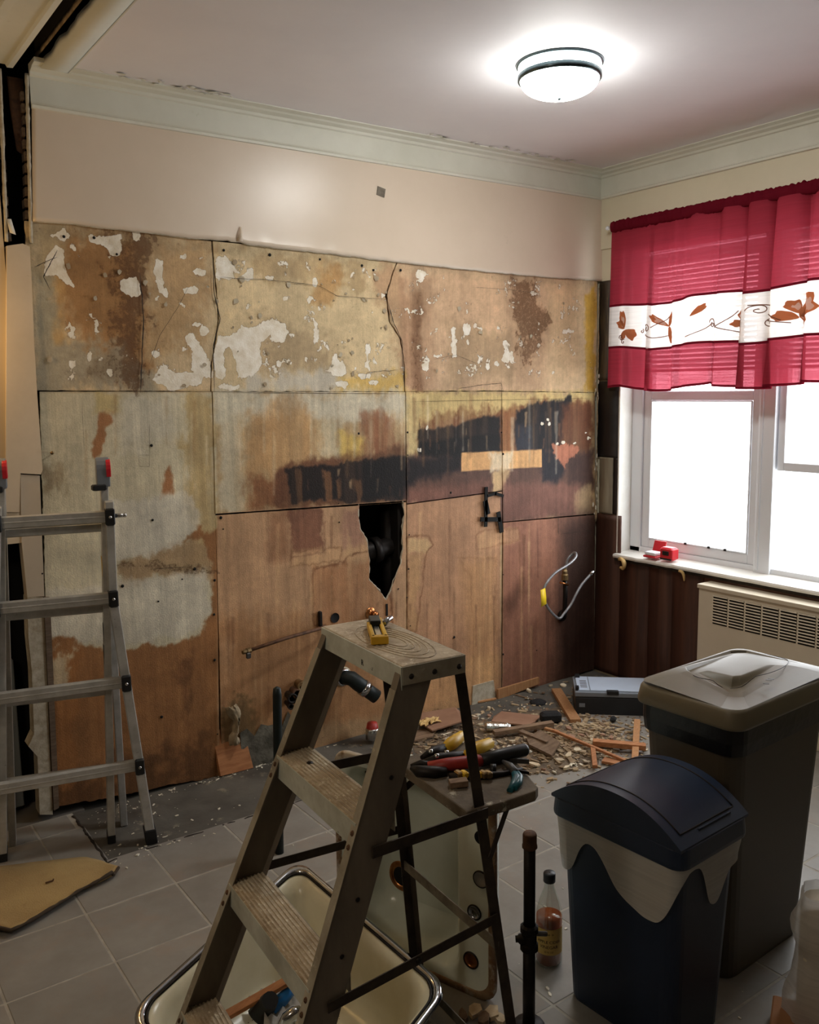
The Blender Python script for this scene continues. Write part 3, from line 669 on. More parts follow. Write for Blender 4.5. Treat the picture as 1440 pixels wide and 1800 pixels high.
def paint(X, Z):
    C = np.zeros((len(X), 3)); K = np.zeros(len(X)); MO = np.zeros(len(X))
    fine = fbm(X*60, Z*60, 50, 3); strk = fbm(X*26, Z*1.6, 60, 5); strk2 = fbm(X*9, Z*0.8, 64, 3)
    spk = fbm(X*95, Z*70, 70, 2); big = fbm(X*6, Z*6, 80, 4)
    warps = {}
    for kind, c, poly, soft, amt, warp, streak, speck, ws, idx in OPS:
        m = soft+warp+0.02
        sel = (X > poly[:, 0].min()-m) & (X < poly[:, 0].max()+m) & (Z > poly[:, 1].min()-m) & (Z < poly[:, 1].max()+m)
        if not sel.any(): continue
        x, z = X[sel], Z[sel]
        d = sdf(poly, x, z)
        if warp: d = d + warp*2*(fbm(x*ws+idx*7.3, z*ws*0.7+idx*3.1, 90, 4)-0.5)
        if warp > .005: d = d + warp*.5*(fbm(x*65+idx, z*48, 97, 3)-0.5)*2
        if kind == 'o':
            t = np.exp(-(d/soft)**2)*amt*(.4+.9*fbm(x*30, z*30, 95, 3)); C[sel] = C[sel]*(1-t[:, None])+c*t[:, None]; continue
        if kind == 'k':
            K[sel] = np.maximum(K[sel], np.clip(0.5-d/0.04, 0, 1)); continue
        if streak: d = d + streak*0.09*(strk[sel]-0.5) + streak*0.09*(strk2[sel]-0.5)
        t = sstep(0.5-d/(2*soft))*amt
        if streak: t = t*np.clip(1-streak*0.9*(1-sstep((strk[sel]*0.6+strk2[sel]*0.4-0.30)/0.25)), 0, 1)
        if speck: MO[sel] = np.maximum(MO[sel], t*speck); t = t*(1-0.75*speck)
        C[sel] = C[sel]*(1-t[:, None]) + c*t[:, None]
    C *= (0.90+0.2*big)[:, None]*(0.94+0.12*fine)[:, None]*(0.93+0.14*strk2)[:, None]
    up = sstep((Z-1.70)/.05)*sstep((2.30-Z)/.05)
    K = np.maximum(K, up*np.clip(.42+(fbm(X*17, Z*17, 120, 3)-.70)*5+(1.95-Z)*.25, 0, .47)*(fbm(X*17, Z*17, 120, 3) > .58))
    MO = np.maximum(MO, .22*up*sstep((fbm(X*5, Z*5, 130, 3)-.50)/.15)); MO = np.maximum(MO, .5*sstep((.12-Z)/.12)*fbm(X*8, Z*8, 140, 3))
    return np.clip(C, 0, 255), K, MO

def resample(pts, n, y=0.0, jag=0.0, seed=0):
    q = wallxz(pts, y); d = np.r_[0, np.cumsum(np.linalg.norm(np.diff(q, axis=0), axis=1))]; d /= d[-1]
    t = np.linspace(0, 1, n); x = np.interp(t, d, q[:, 0]); z = np.interp(t, d, q[:, 1])
    if jag:
        L_ = np.linalg.norm(q[-1]-q[0]); e = np.minimum(1, np.minimum(t, 1-t)*12)
        j = jag*2*(fbm(t*L_*30+seed*11.7, t*0+seed, 30, 4)-0.5)*e
        dx, dz = q[-1]-q[0]; nx, nz = -dz/L_, dx/L_
        x = x+nx*j; z = z+nz*j
    return np.stack([x, z], 1)
wall_back = struct('wall_back', loc=(-1.52, 0.02, 0), label='stained and scorched back wall stripped to plaster and boards')
def board(name, top, bottom, left, right, y=0.0, th=0.012, res=0.0052, jag=(0, 0, 0, 0), seed=0, hole=None, warpy=0.0):
    qt = wallxz(top); ql = wallxz(left)
    nx = max(8, int(np.linalg.norm(qt[-1]-qt[0])/res)); nz = max(8, int(np.linalg.norm(ql[-1]-ql[0])/res))
    t = resample(top, nx, 0, jag[0], seed); bt = resample(bottom, nx, 0, jag[1], seed+1)
    l = resample(left, nz, 0, jag[2], seed+2); r = resample(right, nz, 0, jag[3], seed+3)   # bottom -> top
    u = np.linspace(0, 1, nx)[None, :, None]; v = np.linspace(0, 1, nz)[:, None, None]
    G = (1-v)*bt[None]+v*t[None] + (1-u)*l[:, None]+u*r[:, None] - ((1-u)*(1-v)*bt[0]+u*(1-v)*bt[-1]+(1-u)*v*t[0]+u*v*t[-1])
    X = G[..., 0].ravel(); Z = G[..., 1].ravel()
    idx = np.arange(nz*nx).reshape(nz, nx)
    F = np.stack([idx[:-1, :-1], idx[:-1, 1:], idx[1:, 1:], idx[1:, :-1]], -1).reshape(-1, 4)
    rim = None
    if hole is not None:
        hp = wallxz(hole); cx = X[F].mean(1); cz = Z[F].mean(1); ins = sdf(hp, cx, cz) < 0
        hv = np.unique(F[ins]); F = F[~ins]; keep = np.unique(F); bd = np.intersect1d(hv, keep)
        for k in bd:      # snap the border of the hole onto the torn outline
            bestd, bp_ = 9, None
            for i in range(len(hp)):
                a, c = hp[i], hp[(i+1) % len(hp)]; e = c-a; tt = np.clip(((X[k]-a[0])*e[0]+(Z[k]-a[1])*e[1])/(e@e), 0, 1)
                p = a+e*tt; dd = math.hypot(p[0]-X[k], p[1]-Z[k])
                if dd < bestd: bestd, bp_ = dd, p
            X[k], Z[k] = bp_
    C, K, MO = paint(X, Z)
    yy = y + warpy*(fbm(X*5+seed, Z*5, 40, 3)-0.5)
    V = np.stack([X, yy, Z], 1); N = len(V)
    ring = np.r_[idx[0, :], idx[1:, -1], idx[-1, -2::-1], idx[-2:0:-1, 0]]
    Vb = V[ring].copy(); Vb[:, 1] += th
    m = len(ring); S = [(ring[i], N+i, N+(i+1) % m, ring[(i+1) % m]) for i in range(m)]
    me = bpy.data.meshes.new(name); base = np.array([X.mean(), y, Z.min()])
    me.from_pydata((np.vstack([V, Vb])-base).tolist(), [], F.tolist()+[tuple(int(a) for a in s) for s in S])
    ca = me.attributes.new('stain', 'FLOAT_COLOR', 'POINT')
    full = np.ones((N+m, 4)); full[:N, :3] = lin(C); full[N:, :3] = lin(C[ring])*0.8
    ca.data.foreach_set('color', full.astype(np.float32).ravel())
    ka = me.attributes.new('chip', 'FLOAT', 'POINT'); kk = np.zeros(N+m); kk[:N] = K
    ka.data.foreach_set('value', kk.astype(np.float32))
    ma = me.attributes.new('mold', 'FLOAT', 'POINT'); kk = np.zeros(N+m); kk[:N] = MO
    ma.data.foreach_set('value', kk.astype(np.float32))
    me.materials.append(MAT['stained_board']); me.update()
    o = bpy.data.objects.new(name, me); col.objects.link(o); o.parent = wall_back; o.location = Vector(base)-wall_back.location
    return o
# old plaster pieces
board('plaster_panel', [(44, 388), (210, 402), (372, 424)], [(66, 686), (370, 688)], [(66, 686), (52, 540), (44, 388)], [(370, 688), (371, 640), (384, 560), (376, 480), (372, 424)], y=0.002, jag=(0, .002, .004, .004), seed=1, warpy=.004)
board('plaster_panel', [(374, 424), (700, 455)], [(372, 688), (711, 688)], [(372, 688), (373, 640), (386, 560), (378, 480), (374, 424)], [(711, 688), (710, 640), (703, 596), (684, 566), (678, 520), (690, 480), (700, 455)], y=0.0, jag=(0, .003, .004, .004), seed=5, warpy=.004)
board('plaster_panel', [(702, 455), (1051, 490)], [(713, 688), (882, 687), (1049, 690)], [(713, 688), (712, 640), (706, 596), (687, 566), (681, 520), (692, 480), (702, 455)], [(1049, 690), (1051, 490)], y=0.0015, jag=(0, .004, .004, .004), seed=9, warpy=.004)
# boards
board('wall_board', [(70, 688.4), (372.4, 688.6)], [(92, 1420), (387, 1364)], [(92, 1420), (80, 1050), (70, 688.4)], [(387, 1364), (381, 1000), (376, 800), (372.4, 688.6)], y=0.0, jag=(.001, .008, .004, .001), seed=14)
board('wall_board', [(373.6, 688.6), (711.6, 688.8)], [(378.6, 903), (713, 880)], [(378.6, 903), (373.6, 688.6)], [(713, 880), (711.6, 688.8)], y=-0.004, jag=(.001, .001, .001, .001), seed=18)
board('wall_board', [(713, 688.6), (881, 688.2)], [(715, 885), (882, 862)], [(715, 885), (713, 688.6)], [(882, 862), (881, 688.2)], y=-0.003, jag=(.001, .001, .001, .002), seed=22)
board('wall_board', [(882.2, 688.4), (1045, 690.6)], [(884.4, 917), (1046, 902.6)], [(884.4, 917), (882.2, 688.4)], [(1046, 902.6), (1045, 690.6)], y=-0.002, jag=(.001, .001, .001, .003), seed=26)
HOLE = [(633, 879), (630, 905), (634, 930), (645, 950), (650, 985), (649, 1020), (662, 1032), (672, 1045), (679, 1056), (690, 1030), (704, 990), (709, 965), (707, 940), (711, 905), (709, 878)]
board('wall_board', [(379, 906), (714, 883)], [(391, 1362), (715, 1288)], [(391, 1362), (386, 1150), (379, 906)], [(715, 1288), (714, 883)], y=0.0, jag=(.001, .012, .001, .001), seed=30, hole=HOLE)
board('wall_board', [(715.8, 887), (883, 864)], [(717, 1288), (881.4, 1228)], [(717, 1288), (715.8, 887)], [(881.4, 1228), (883, 864)], y=0.001, jag=(.001, .008, .001, .001), seed=34)
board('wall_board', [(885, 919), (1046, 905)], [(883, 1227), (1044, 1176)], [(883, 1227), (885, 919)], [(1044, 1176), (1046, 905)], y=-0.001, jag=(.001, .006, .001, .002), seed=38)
# torn gypsum rim round the hole
hp = wallxz(HOLE); b = MB(); pts = []
for i in range(len(hp)):
    for k in range(5):
        p = hp[i]+(hp[(i+1) % len(hp)]-hp[i])*k/5; pts.append((p[0]+random.uniform(-.003, .003), 0.004+random.uniform(-.003, .004), p[1]+random.uniform(-.003, .003)))
b.tube(pts+[pts[0]], [random.uniform(.002, .0055) for _ in range(len(pts)+1)], 6); obj('torn_rim', b, 'broken_plaster', wall_back)
# cavity behind
b = MB(); b.box((-1.55, 0.26, 1.4), (3.4, 0.02, 2.95)); b.box((-1.55, 0.14, -0.03), (3.2, 0.24, 0.03)); obj('cavity_back', b, 'cavity_dark', wall_back)
b = MB()
for x in (-2.75, -2.40, -1.95, -1.38, -0.745, -0.3): b.box((x, 0.075, 1.4), (0.045, 0.10, 2.8))
obj('stud_row', b, 'cavity_dark', wall_back)
# waste stack inside the hole
pp = at(672, 965, 1, 0.10)
b = MB(); b.tube([pp+np.array([-.25, .03, -.02]), pp+np.array([-.02, .0, 0]), pp+np.array([.25, .03, .02])], .05, 16)
b.lathe([(.058, -.03), (.066, -.03), (.066, .01), (.058, .01)], pp+np.array([-.03, .005, 0]), 18, axis=(1, -.1, .08))
b.tube([pp+np.array([.06, .03, .6]), pp+np.array([.06, .03, -.9])], .045, 14); obj('drain_stack', b, 'iron_black', wall_back)
# painted upper wall, proud of the stripped plaster, ragged lower edge
n = 200; be = resample([(57, 389), (130, 394), (215, 404), (330, 418), (420, 424), (432, 430), (560, 444), (700, 461), (860, 478), (960, 487), (1061, 494)], n, 0, .004, 77)
b = MB(); G = []
for r_ in range(26):
    t_ = r_/25; G.append([(be[k, 0]+.026*t_*max(0, 1-k/60), -0.007-(.004*math.exp(-t_*18)*(1+mnoise.noise((be[k, 0]*14, 0, 0)))), be[k, 1]+(2.74-be[k, 1])*t_) for k in range(n)])
b.sheet(G, 0.018, (0, 1, 0))
pu = obj('painted_panel', b, 'peach_paint', wall_back)
b = MB(); pts = [(be[k, 0], -0.006, be[k, 1]-.001) for k in range(n)]
b.tube(pts, [.0025+.003*abs(mnoise.noise((p[0]*26, 1, 0))) for p in pts], 5); obj('paint_lip', b, 'broken_plaster', wall_back)
# grey tape square and peeled flap on the painted wall
b = MB(); c = at(668, 338, 1, 0); b.box((c[0], -0.0095, c[2]), (.044, .003, .04), R=[[.97, 0, .2], [0, 1, 0], [-.2, 0, .97]]); obj('tape_patch', b, 'grey_strap', wall_back)
b = MB(); c = at(418, 412, 1, 0); b.sheet([[(c[0]-.012, -.012, c[2]-.03), (c[0]+.015, -.016, c[2]-.03)], [(c[0]-.002, -.022, c[2]), (c[0]+.012, -.026, c[2])], [(c[0]+.004, -.012, c[2]+.03), (c[0]+.012, -.013, c[2]+.03)]], .001, (0, 1, 0)); obj('paint_flap', b, 'peach_paint', wall_back)
# cracks
def ribbon(b, pts, wd, y=-.0035, jag=.004, n=40, seed=0):
    q = resample(pts, n, 0, jag, seed); up = []; lo = []
    for k in range(n):
        a = q[max(k-1, 0)]; c = q[min(k+1, n-1)]; d = c-a; d = d/(np.linalg.norm(d)+1e-9); nn = np.array([-d[1], d[0]])
        ww = wd*(0.4+0.9*abs(mnoise.noise((k*.35+seed*3.1, seed, 0)))+.15)*min(1, 6*min(k, n-1-k)/n+.25)
        up.append((q[k, 0]+nn[0]*ww, y, q[k, 1]+nn[1]*ww)); lo.append((q[k, 0]-nn[0]*ww, y, q[k, 1]-nn[1]*ww))
    b.sheet([up, lo])
b = MB()
CR = [([(376, 487), (470, 492), (560, 502), (590, 520), (640, 524), (676, 526)], .0014), ([(245, 480), (252, 560), (246, 690)], .003), ([(262, 640), (280, 590), (312, 540), (330, 505)], .0012),
      ([(372, 430), (376, 520), (386, 560), (374, 610), (376, 690)], .0026), ([(679, 525), (690, 566), (706, 600), (710, 690)], .0026), ([(100, 440), (75, 487), (88, 510)], .0022), ([(60, 470), (100, 452)], .0014),
      ([(737, 738), (736, 800)], .0022), ([(880, 668), (882, 760), (881, 800)], .0016), ([(800, 684), (850, 676), (880, 674), (884, 690)], .0018), ([(720, 706), (1040, 700)], .001), ([(980, 906), (981, 940)], .002),
      ([(985, 938), (1044, 932)], .0012), ([(382, 690), (700, 692)], .0012), ([(640, 670), (644, 655), (700, 650)], .0014), ([(760, 632), (800, 624), (840, 640)], .001), ([(880, 1090), (881, 1228)], .0016),
      ([(940, 515), (900, 510), (830, 505)], .0009), ([(262, 1000), (330, 996)], .001), ([(242, 800), (262, 800), (262, 820), (244, 820), (243, 800)], .0007), ([(262, 745), (262, 800)], .0009), ([(143, 705), (147, 790)], .0008)]
for k, (p, wd) in enumerate(CR): ribbon(b, p, wd, jag=.003 if wd > .0012 else .001, seed=k+1, y=-.0062)
o = obj('plaster_crack', b, 'mold_edge', wall_back); o['kind'] = 'stuff'
# nail holes and old screws
b = MB()
NH = [(112, 416), (165, 418), (393, 440), (474, 448), (562, 456), (636, 467), (656, 475), (704, 475), (205, 447), (266, 783), (268, 914), (278, 1057), (74, 1008), (82, 1150), (320, 1018), (630, 762), (596, 918), (595, 885), (392, 930), (388, 910), (718, 1000), (719, 940), (721, 1100), (884, 1010), (884, 1150), (376, 1080), (377, 1020), (377, 1160), (716, 800), (716, 760), (881, 760), (884, 798), (792, 866), (798, 1120), (943, 1143), (284, 1260), (215, 1030), (342, 1000), (382, 1290), (700, 1035), (715, 1050)]
for x, y in NH:
    c = at(x, y, 1, 0); s_ = random.uniform(.0025, .006)
    b.lathe([(0.0001, -.0005), (s_, -.0003), (s_*1.25, .002)], (c[0], -.0045, c[2]), 8, axis=(0, 1, 0))
o = obj('nail_hole', b, 'black_void', wall_back); o['kind'] = 'stuff'
c = at(94, 796, 1, 0); b = MB(); b.tube([(c[0], .0, c[2]), (c[0]-.012, -.03, c[2]+.002)], .003, 8); b.lathe([(.001, 0), (.007, 0), (.007, .004), (.001, .005)], (c[0]-.012, -.03, c[2]+.002), 10, axis=(-.3, -1, 0)); obj('screw', b, 'brass_dirty', wall_back)
# curling paint flakes (thin lifted pieces round the chips)
b = MB()
for k in range(60):
    px_ = random.choice([random.uniform(85, 370), random.uniform(378, 520), random.uniform(540, 700), random.uniform(740, 1020)]); py_ = random.uniform(430+px_*.07, 684)
    c = at(px_, py_, 1, 0); s_ = random.uniform(.004, .016); a0 = random.uniform(0, 6.28); pl_ = []
    for i in range(6):
        a = a0+i*1.047; r_ = s_*random.uniform(.5, 1.1); pl_.append((c[0]+r_*math.cos(a), -.004-.006*max(0, math.cos(a-a0))*random.random(), c[2]+r_*math.sin(a)))
    b.add(pl_, [(0, 1, 2, 3, 4, 5)])
o = obj('paint_flake', b, 'chip_a', wall_back); o['kind'] = 'stuff'

# ---- crown moulding on back and right walls
def crown(name, along, mat_, label):
    # section: (distance from wall, height)
    sec = [(0, 2.72), (.016, 2.722), (.018, 2.732), (.008, 2.738), (.006, 2.745), (.006, 2.832), (.016, 2.836), (.020, 2.846), (.045, 2.852), (.052, 2.858), (.085, 2.861), (.09, 2.875), (0, 2.875)]
    b = MB(); n = 60
    if along == 'x': rings = [[(-3.022+(3.022-0.0)*k/(n-1)-d*(k == n-1), -d+.0006*mnoise.noise((k*.9, d*40, 0)), z) for d, z in sec] for k in range(n)]
    else: rings = [[(-d, -4.6*k/(n-1)-d*(k == 0), z) for d, z in sec] for k in range(n)]
    b.loft(rings, cap=True); return struct(name, b, mat_, label=label)
crown('trim_5', 'x', 'crown_white', 'pale green white crown moulding along the back wall')
crown('trim_6', 'y', 'crown_white', 'pale green white crown moulding above the window')
b = MB()
for k in range(60):
    px_ = random.uniform(150, 330) if k < 30 else random.uniform(640, 960)
    c = at(px_, 0, 2, CZ); x = -2.9+ (px_-130)/930*2.9; y = random.uniform(-.13, -.085); s_ = random.uniform(.006, .02)
    b.add([(x+s_*1.6*math.cos(a)*random.uniform(.6, 1), y+s_*.6*math.sin(a), CZ-.002-.006*random.random()) for a in np.linspace(0, 6.28, 7)[:-1]], [tuple(range(5, -1, -1))])
o = obj('peeling_flake', b, 'crown_white', ceil); o['kind'] = 'stuff'

# ---- removed wall: stub with open cavity, laths, torn jamb
stub = struct('wall_left', loc=(-3.11, 0.0, 0), label='stub of the removed partition wall with open lath cavity')
def strip(name, pts, y0, y1, mat_, parent=stub, jag=0.0):
    q = wallxz(pts, (y0)); b = MB(); m = len(q)
    b.loft([[(x, y0, z) for x, z in q], [(x, y1, z) for x, z in q]], cap=True); return obj(name, b, mat_, parent)
strip('jamb_panel', [(12, 432), (40, 428), (52, 434), (56, 500), (60, 600), (66, 700), (75, 826), (72, 834), (36, 832), (34, 900), (10, 900)], -.012, .05, 'stub_paint')
strip('jamb_panel', [(36, 834), (70, 836), (78, 1048), (48, 1050), (38, 950)], -.004, .05, 'stub_paint')
strip('jamb_torn', [(48, 1050), (76, 1050), (82, 1180), (88, 1330), (93, 1432), (70, 1432), (66, 1330), (50, 1312), (60, 1290), (56, 1180), (50, 1120)], -.006, .06, 'broken_plaster')
strip('timber_strip', [(77, 1050), (88, 1050), (104, 1420), (95, 1425)], -.012, .04, 'lath_wood')
# cavity upper: side faces with lath ends
b = MB(); b.box((-3.09, .21, 1.5), (.3, .02, 3.0)); obj('cavity_back', b, 'black_void', stub)
z = 2.26; k = 0
while z < 2.80:
    for side, px_ in ((0, 8+4*(2.8-z)/.6), (1, 47-1*(2.8-z)/.6)):
        x = -3.128+.012*(z-2.26) if side == 0 else -3.060+.030*(z-2.26)/.55*.6
        b = MB(); b.box((x+random.uniform(-.004, .004), .0+.03, z), (.010, .05, .030)); obj('lath', b, 'lath_wood', stub)
    z += .042
b = MB(); pts = [(-3.055+.026*(t_), -.002+.003*mnoise.noise((t_*20, 0, 0)), 2.24+.6*t_) for t_ in np.linspace(0, 1, 40)]
b.tube(pts, [.006+.005*abs(mnoise.noise((p[2]*30, 2, 0))) for p in pts], 7); obj('torn_edge', b, 'broken_plaster', stub)
b = MB(); pts = [(-3.140+.020*(t_), -.002+.004*mnoise.noise((t_*20, 4, 0)), 2.24+.6*t_) for t_ in np.linspace(0, 1, 40)]
b.tube(pts, [.006+.005*abs(mnoise.noise((p[2]*30, 6, 0))) for p in pts], 7); obj('torn_edge', b, 'broken_plaster', stub)
b = MB(); b.sheet([[(-3.09, .03, 2.83), (-3.035, .03, 2.83)], [(-3.085, .04, 2.72), (-3.04, .03, 2.70)], [(-3.07, .05, 2.58), (-3.048, .03, 2.56)]], .008, (0, 1, 0)); obj('torn_paper', b, 'rusty', stub)
b = MB(); b.sheet([[(-3.135, -.006, 2.32), (-3.12, -.01, 2.32)], [(-3.13, -.02, 2.27), (-3.108, -.012, 2.265)]], .002, (0, 1, 0)); obj('paper_scrap', b, 'paper_white', stub)
# next room: wall beside the stub, with a low broken-out recess
b = MB(); b.box((-4.58, .06, 2.0), (2.86, .12, 1.75)); b.box((-4.65, .06, .55), (2.66, .12, 1.2)); struct('wall_back', b, 'hall_wall', label='warm lit wall of the adjoining room')
b = MB(); b.box((-3.24, .45, .6), (.5, .02, 1.3)); b.box((-3.35, .25, .6), (.02, .4, 1.3)); b.box((-3.2, .25, -.015), (.4, .5, .03)); struct('wall_recess', b, 'hall_dark', label='dark recess beside the torn jamb')
b = MB(); b.rbox((-3.23, .16, .33), (.06, .05, .62), .006); 
tag(obj('metal_panel', b, 'grey_door'), 'narrow grey metal panel standing in the dark recess behind the aluminium ladder', 'panel')
# enclosing walls behind the camera
b = MB(); b.box((-3.0, -5.55, 1.45), (6.2, .1, 3.1)); struct('wall_front', b, 'hall_dark', label='wall behind the viewer')
b = MB(); b.box((-6.05, -2.75, 1.45), (.1, 5.7, 3.1)); struct('wall_far_left', b, 'hall_dark', label='far wall of the adjoining room')

b = MB(); b.box((-3.0, .55, 1.45), (6.4, .1, 3.2)); b.box((-3.0, -2.5, 3.06), (6.4, 6.3, .08)); b.box((-3.0, -2.5, -.10), (6.4, 6.3, .08)); b.box((.17, .27, 1.45), (.06, .6, 3.2)); b.box((-6.13, -2.5, 1.45), (.06, 6.3, 3.2)); b.box((.12, -.01, 2.9), (.2, .3, .4)); b.box((.12, -2.8, 2.98), (.2, 5.6, .16)); b.box((.12, -2.8, -.04), (.2, 5.6, .12))  # unseen boxes added outside the rooms to block light leaks
struct('wall_outer', b, 'cavity_dark', label='outer masonry shell of the building')

# ---- right wall with the window
WY0, WY1, WZ0, WZ1 = -0.165, -2.18, 0.735, 2.45
wr = struct('wall_right', loc=(0.06, -2, 0), label='window wall, cream above and scorched boards beside and below the window')
b = MB(); b.box((.095, -2.75, 2.70), (.19, 5.7, .50)); b.box((.095, -3.9, 1.3), (.19, 3.44, 2.6)); b.box((.10, -1.2, .33), (.18, 2.5, .74)); b.box((.10, -.0375, 1.6), (.18, .245, 1.8)); 
obj('masonry', b, 'cream_wall', wr)
# scorched strips beside the window (each a board)
def rboard(name, y0, y1, z0, z1, mat_, x=-.006, th=.01):
    b = MB(); n = 30; a = []; c = []
    for k in range(n):
        z = z0+(z1-z0)*k/(n-1); a.append((x, y0+.002*mnoise.noise((z*30, y0*9, 0)), z)); c.append((x, y1+.002*mnoise.noise((z*30, y1*9, 3)), z))
    b.sheet([a, c], th, (1, 0, 0)); return obj(name, b, mat_, wr)
mat('scorch', L(70, 58, 42), L(34, 28, 24), 0.6, scale=3.5, c3=L(118, 100, 66), scale2=5, t2=(.58, .72), stretch=(1, 4, .6), bump=.2, t=(.4, .55))
mat('scorch_black', L(24, 22, 22), L(42, 32, 26), 0.5, scale=5, c3=L(150, 150, 150), scale2=60, t2=(.78, .8), stretch=(1, 3, .5))
mat('scorch_beige', L(148, 140, 120), L(126, 114, 94), 0.7, scale=6, stretch=(1, 4, .5))
mat('brown_panel', L(88, 56, 42), L(60, 38, 30), 0.5, scale=4, c3=L(112, 92, 72), scale2=8, t2=(.66, .8), stretch=(1, 6, .35), bump=.1)
mat('brown_lower', L(120, 86, 70), L(104, 72, 58), 0.55, scale=5, stretch=(1, 1, .5))
rboard('scorched_board', -.004, -.09, 1.72, 2.275, 'scorch', x=-.004)
rboard('scorched_board', -.092, -.163, 1.66, 2.275, 'scorch_black', x=-.008)
rboard('scorched_board', -.004, -.163, 1.28, 1.715, 'scorch_black', x=-.003)
rboard('scorched_board', -.028, -.128, .955, 1.28, 'scorch_beige', x=-.007)
rboard('scorched_board', -.130, -.163, .955, 1.28, 'scorch_black', x=-.004)
rboard('wall_panel', -.004, -.19, .0, .950, 'brown_panel', x=-.003)
rboard('wall_panel', -.193, -.40, .0, .705, 'brown_panel', x=-.004)
rboard('wall_panel', -.403, -.56, .0, .705, 'brown_panel', x=-.003)
rboard('wall_panel', -.563, -.76, .0, .705, 'brown_panel', x=-.005)
rboard('wall_panel', -.763, -1.9, .0, .705, 'brown_lower', x=-.003)
# corner split: ragged pale edge of board in the corner
b = MB(); pts = [(-.012+.004*mnoise.noise((z_*14, 3, 0)), -.010, z_) for z_ in np.linspace(.90, 2.24, 70)]
b.tube(pts, [max(.001, .003+.009*mnoise.noise((p[2]*9, 7, 0))) for p in pts], 6); obj('corner_rip', b, 'torn_edge', wr)
b = MB()
for k in range(26):
    z_ = random.choice([random.uniform(.93, 1.3), random.uniform(1.6, 1.75)]); c = (-random.uniform(.005, .04), -.012, z_); s_ = random.uniform(.003, .012)
    b.add([(c[0]+s_*math.cos(a)*.6, c[1]-.004*random.random(), c[2]+s_*1.4*math.sin(a)) for a in np.linspace(0, 6.28, 6)[:-1]], [(0, 1, 2, 3, 4)])
o = obj('plaster_flake', b, 'paper_white', wr); o['kind'] = 'stuff'

# ---- window
win = struct('window_1', loc=(.12, -1.17, WZ0), label='white framed double window blown out by daylight')
def wbox(name, y0, y1, z0, z1, x0, x1, mat_='window_white', parent=win, bev=.004):
    b = MB(); b.box(((x0+x1)/2, (y0+y1)/2, (z0+z1)/2), (abs(x1-x0), abs(y1-y0), abs(z1-z0))); return obj(name, b, mat_, parent, bevel=bev)
# reveals (plastered sides of the opening)
wbox('reveal', -.160, -.172, WZ0, WZ1, -.004, .15, 'sill_white'); wbox('reveal', WY1, WY1-.012, WZ0, WZ1, 0, .15, 'sill_white'); wbox('reveal', -.16, WY1, WZ1, WZ1+.012, 0, .15, 'sill_white')
wbox('outer_frame', -.172, -.245, WZ0, WZ1, .10, .16); wbox('outer_frame', WY1+.06, WY1, WZ0, WZ1, .10, .16); wbox('outer_frame', -.172, WY1, WZ1-.05, WZ1, .10, .16); wbox('outer_frame', -.172, WY1, WZ0, WZ0+.035, .10, .16)
wbox('mullion', -.985, -1.075, WZ0, WZ1, .085, .165); wbox('mullion_trim', -.995, -1.012, WZ0+.02, WZ1, .078, .09)
s1 = struct('window_2', loc=(.12, -.6, WZ0), label='left casement sash of the kitchen window')
for nm, a in (('stile', (-.247, -.298, .770, 2.38)), ('stile', (-.932, -.983, .770, 2.38)), ('top_rail', (-.298, -.932, 2.33, 2.38)), ('middle_rail', (-.298, -.932, 1.605, 1.655)), ('bottom_rail', (-.298, -.932, .770, .822))):
    wbox(nm, a[0], a[1], a[2], a[3], .112, .15, parent=s1)
wbox('glazing_bead', -.298, -.306, .82, 1.605, .106, .118, parent=s1); wbox('glazing_bead', -.924, -.932, .82, 1.605, .106, .118, parent=s1); wbox('glazing_bead', -.298, -.932, .822, .83, .106, .118, parent=s1); wbox('glazing_bead', -.298, -.932, 1.597, 1.605, .106, .118, parent=s1)
wbox('glass_pane', -.295, -.935, .82, 1.61, .130, .133, 'window_glass', s1, 0); wbox('glass_pane', -.295, -.935, 1.65, 2.34, .130, .133, 'window_glass', s1, 0)
for y in (-.55, -.70, -.80): wbox('sash_clip', y, y-.012, .822, .834, .10, .11, 'iron_black', s1, 0)
s2 = struct('window_3', loc=(.12, -1.5, WZ0), label='right sash window with a raised lower rail')
for nm, a in (('stile', (-1.080, -1.118, 1.262, 2.40)), ('stile', (-2.08, -2.118, 1.262, 2.40)), ('bottom_rail', (-1.118, -2.08, 1.262, 1.305)), ('top_rail', (-1.118, -2.08, 2.35, 2.40))):
    wbox(nm, a[0], a[1], a[2], a[3], .108, .15, parent=s2)
wbox('glass_pane', -1.115, -2.085, 1.30, 2.36, .130, .133, 'window_glass', s2, 0); wbox('glass_pane', -1.077, -2.118, .772, 1.262, .145, .148, 'window_glass', s2, 0)
# sill: worn front edge
b = MB(); n = 60; rings = []
for k in range(n):
    y = -.166-2.02*k/(n-1); dz = .0; e = -.035+.006*mnoise.noise((y*8, 0, 0))+(.012*mnoise.noise((y*25, 2, 0)) if y > -.7 else 0)
    rings.append([(.12, y, .715), (e, y, .712), (e-.004, y, .722), (e, y, .732), (.12, y, .745)])
b.loft(rings, cap=True); obj('sill', b, 'sill_white', win)
b = MB(); rings = []
for k in range(n):
    y = -.166-2.02*k/(n-1); e = -.018+.010*mnoise.noise((y*14, 6, 0)); rings.append([(.02, y, .690), (e, y, .692), (e, y, .713), (.02, y, .713)])
b.loft(rings, cap=True); obj('sill_bed', b, 'mold_edge', win)
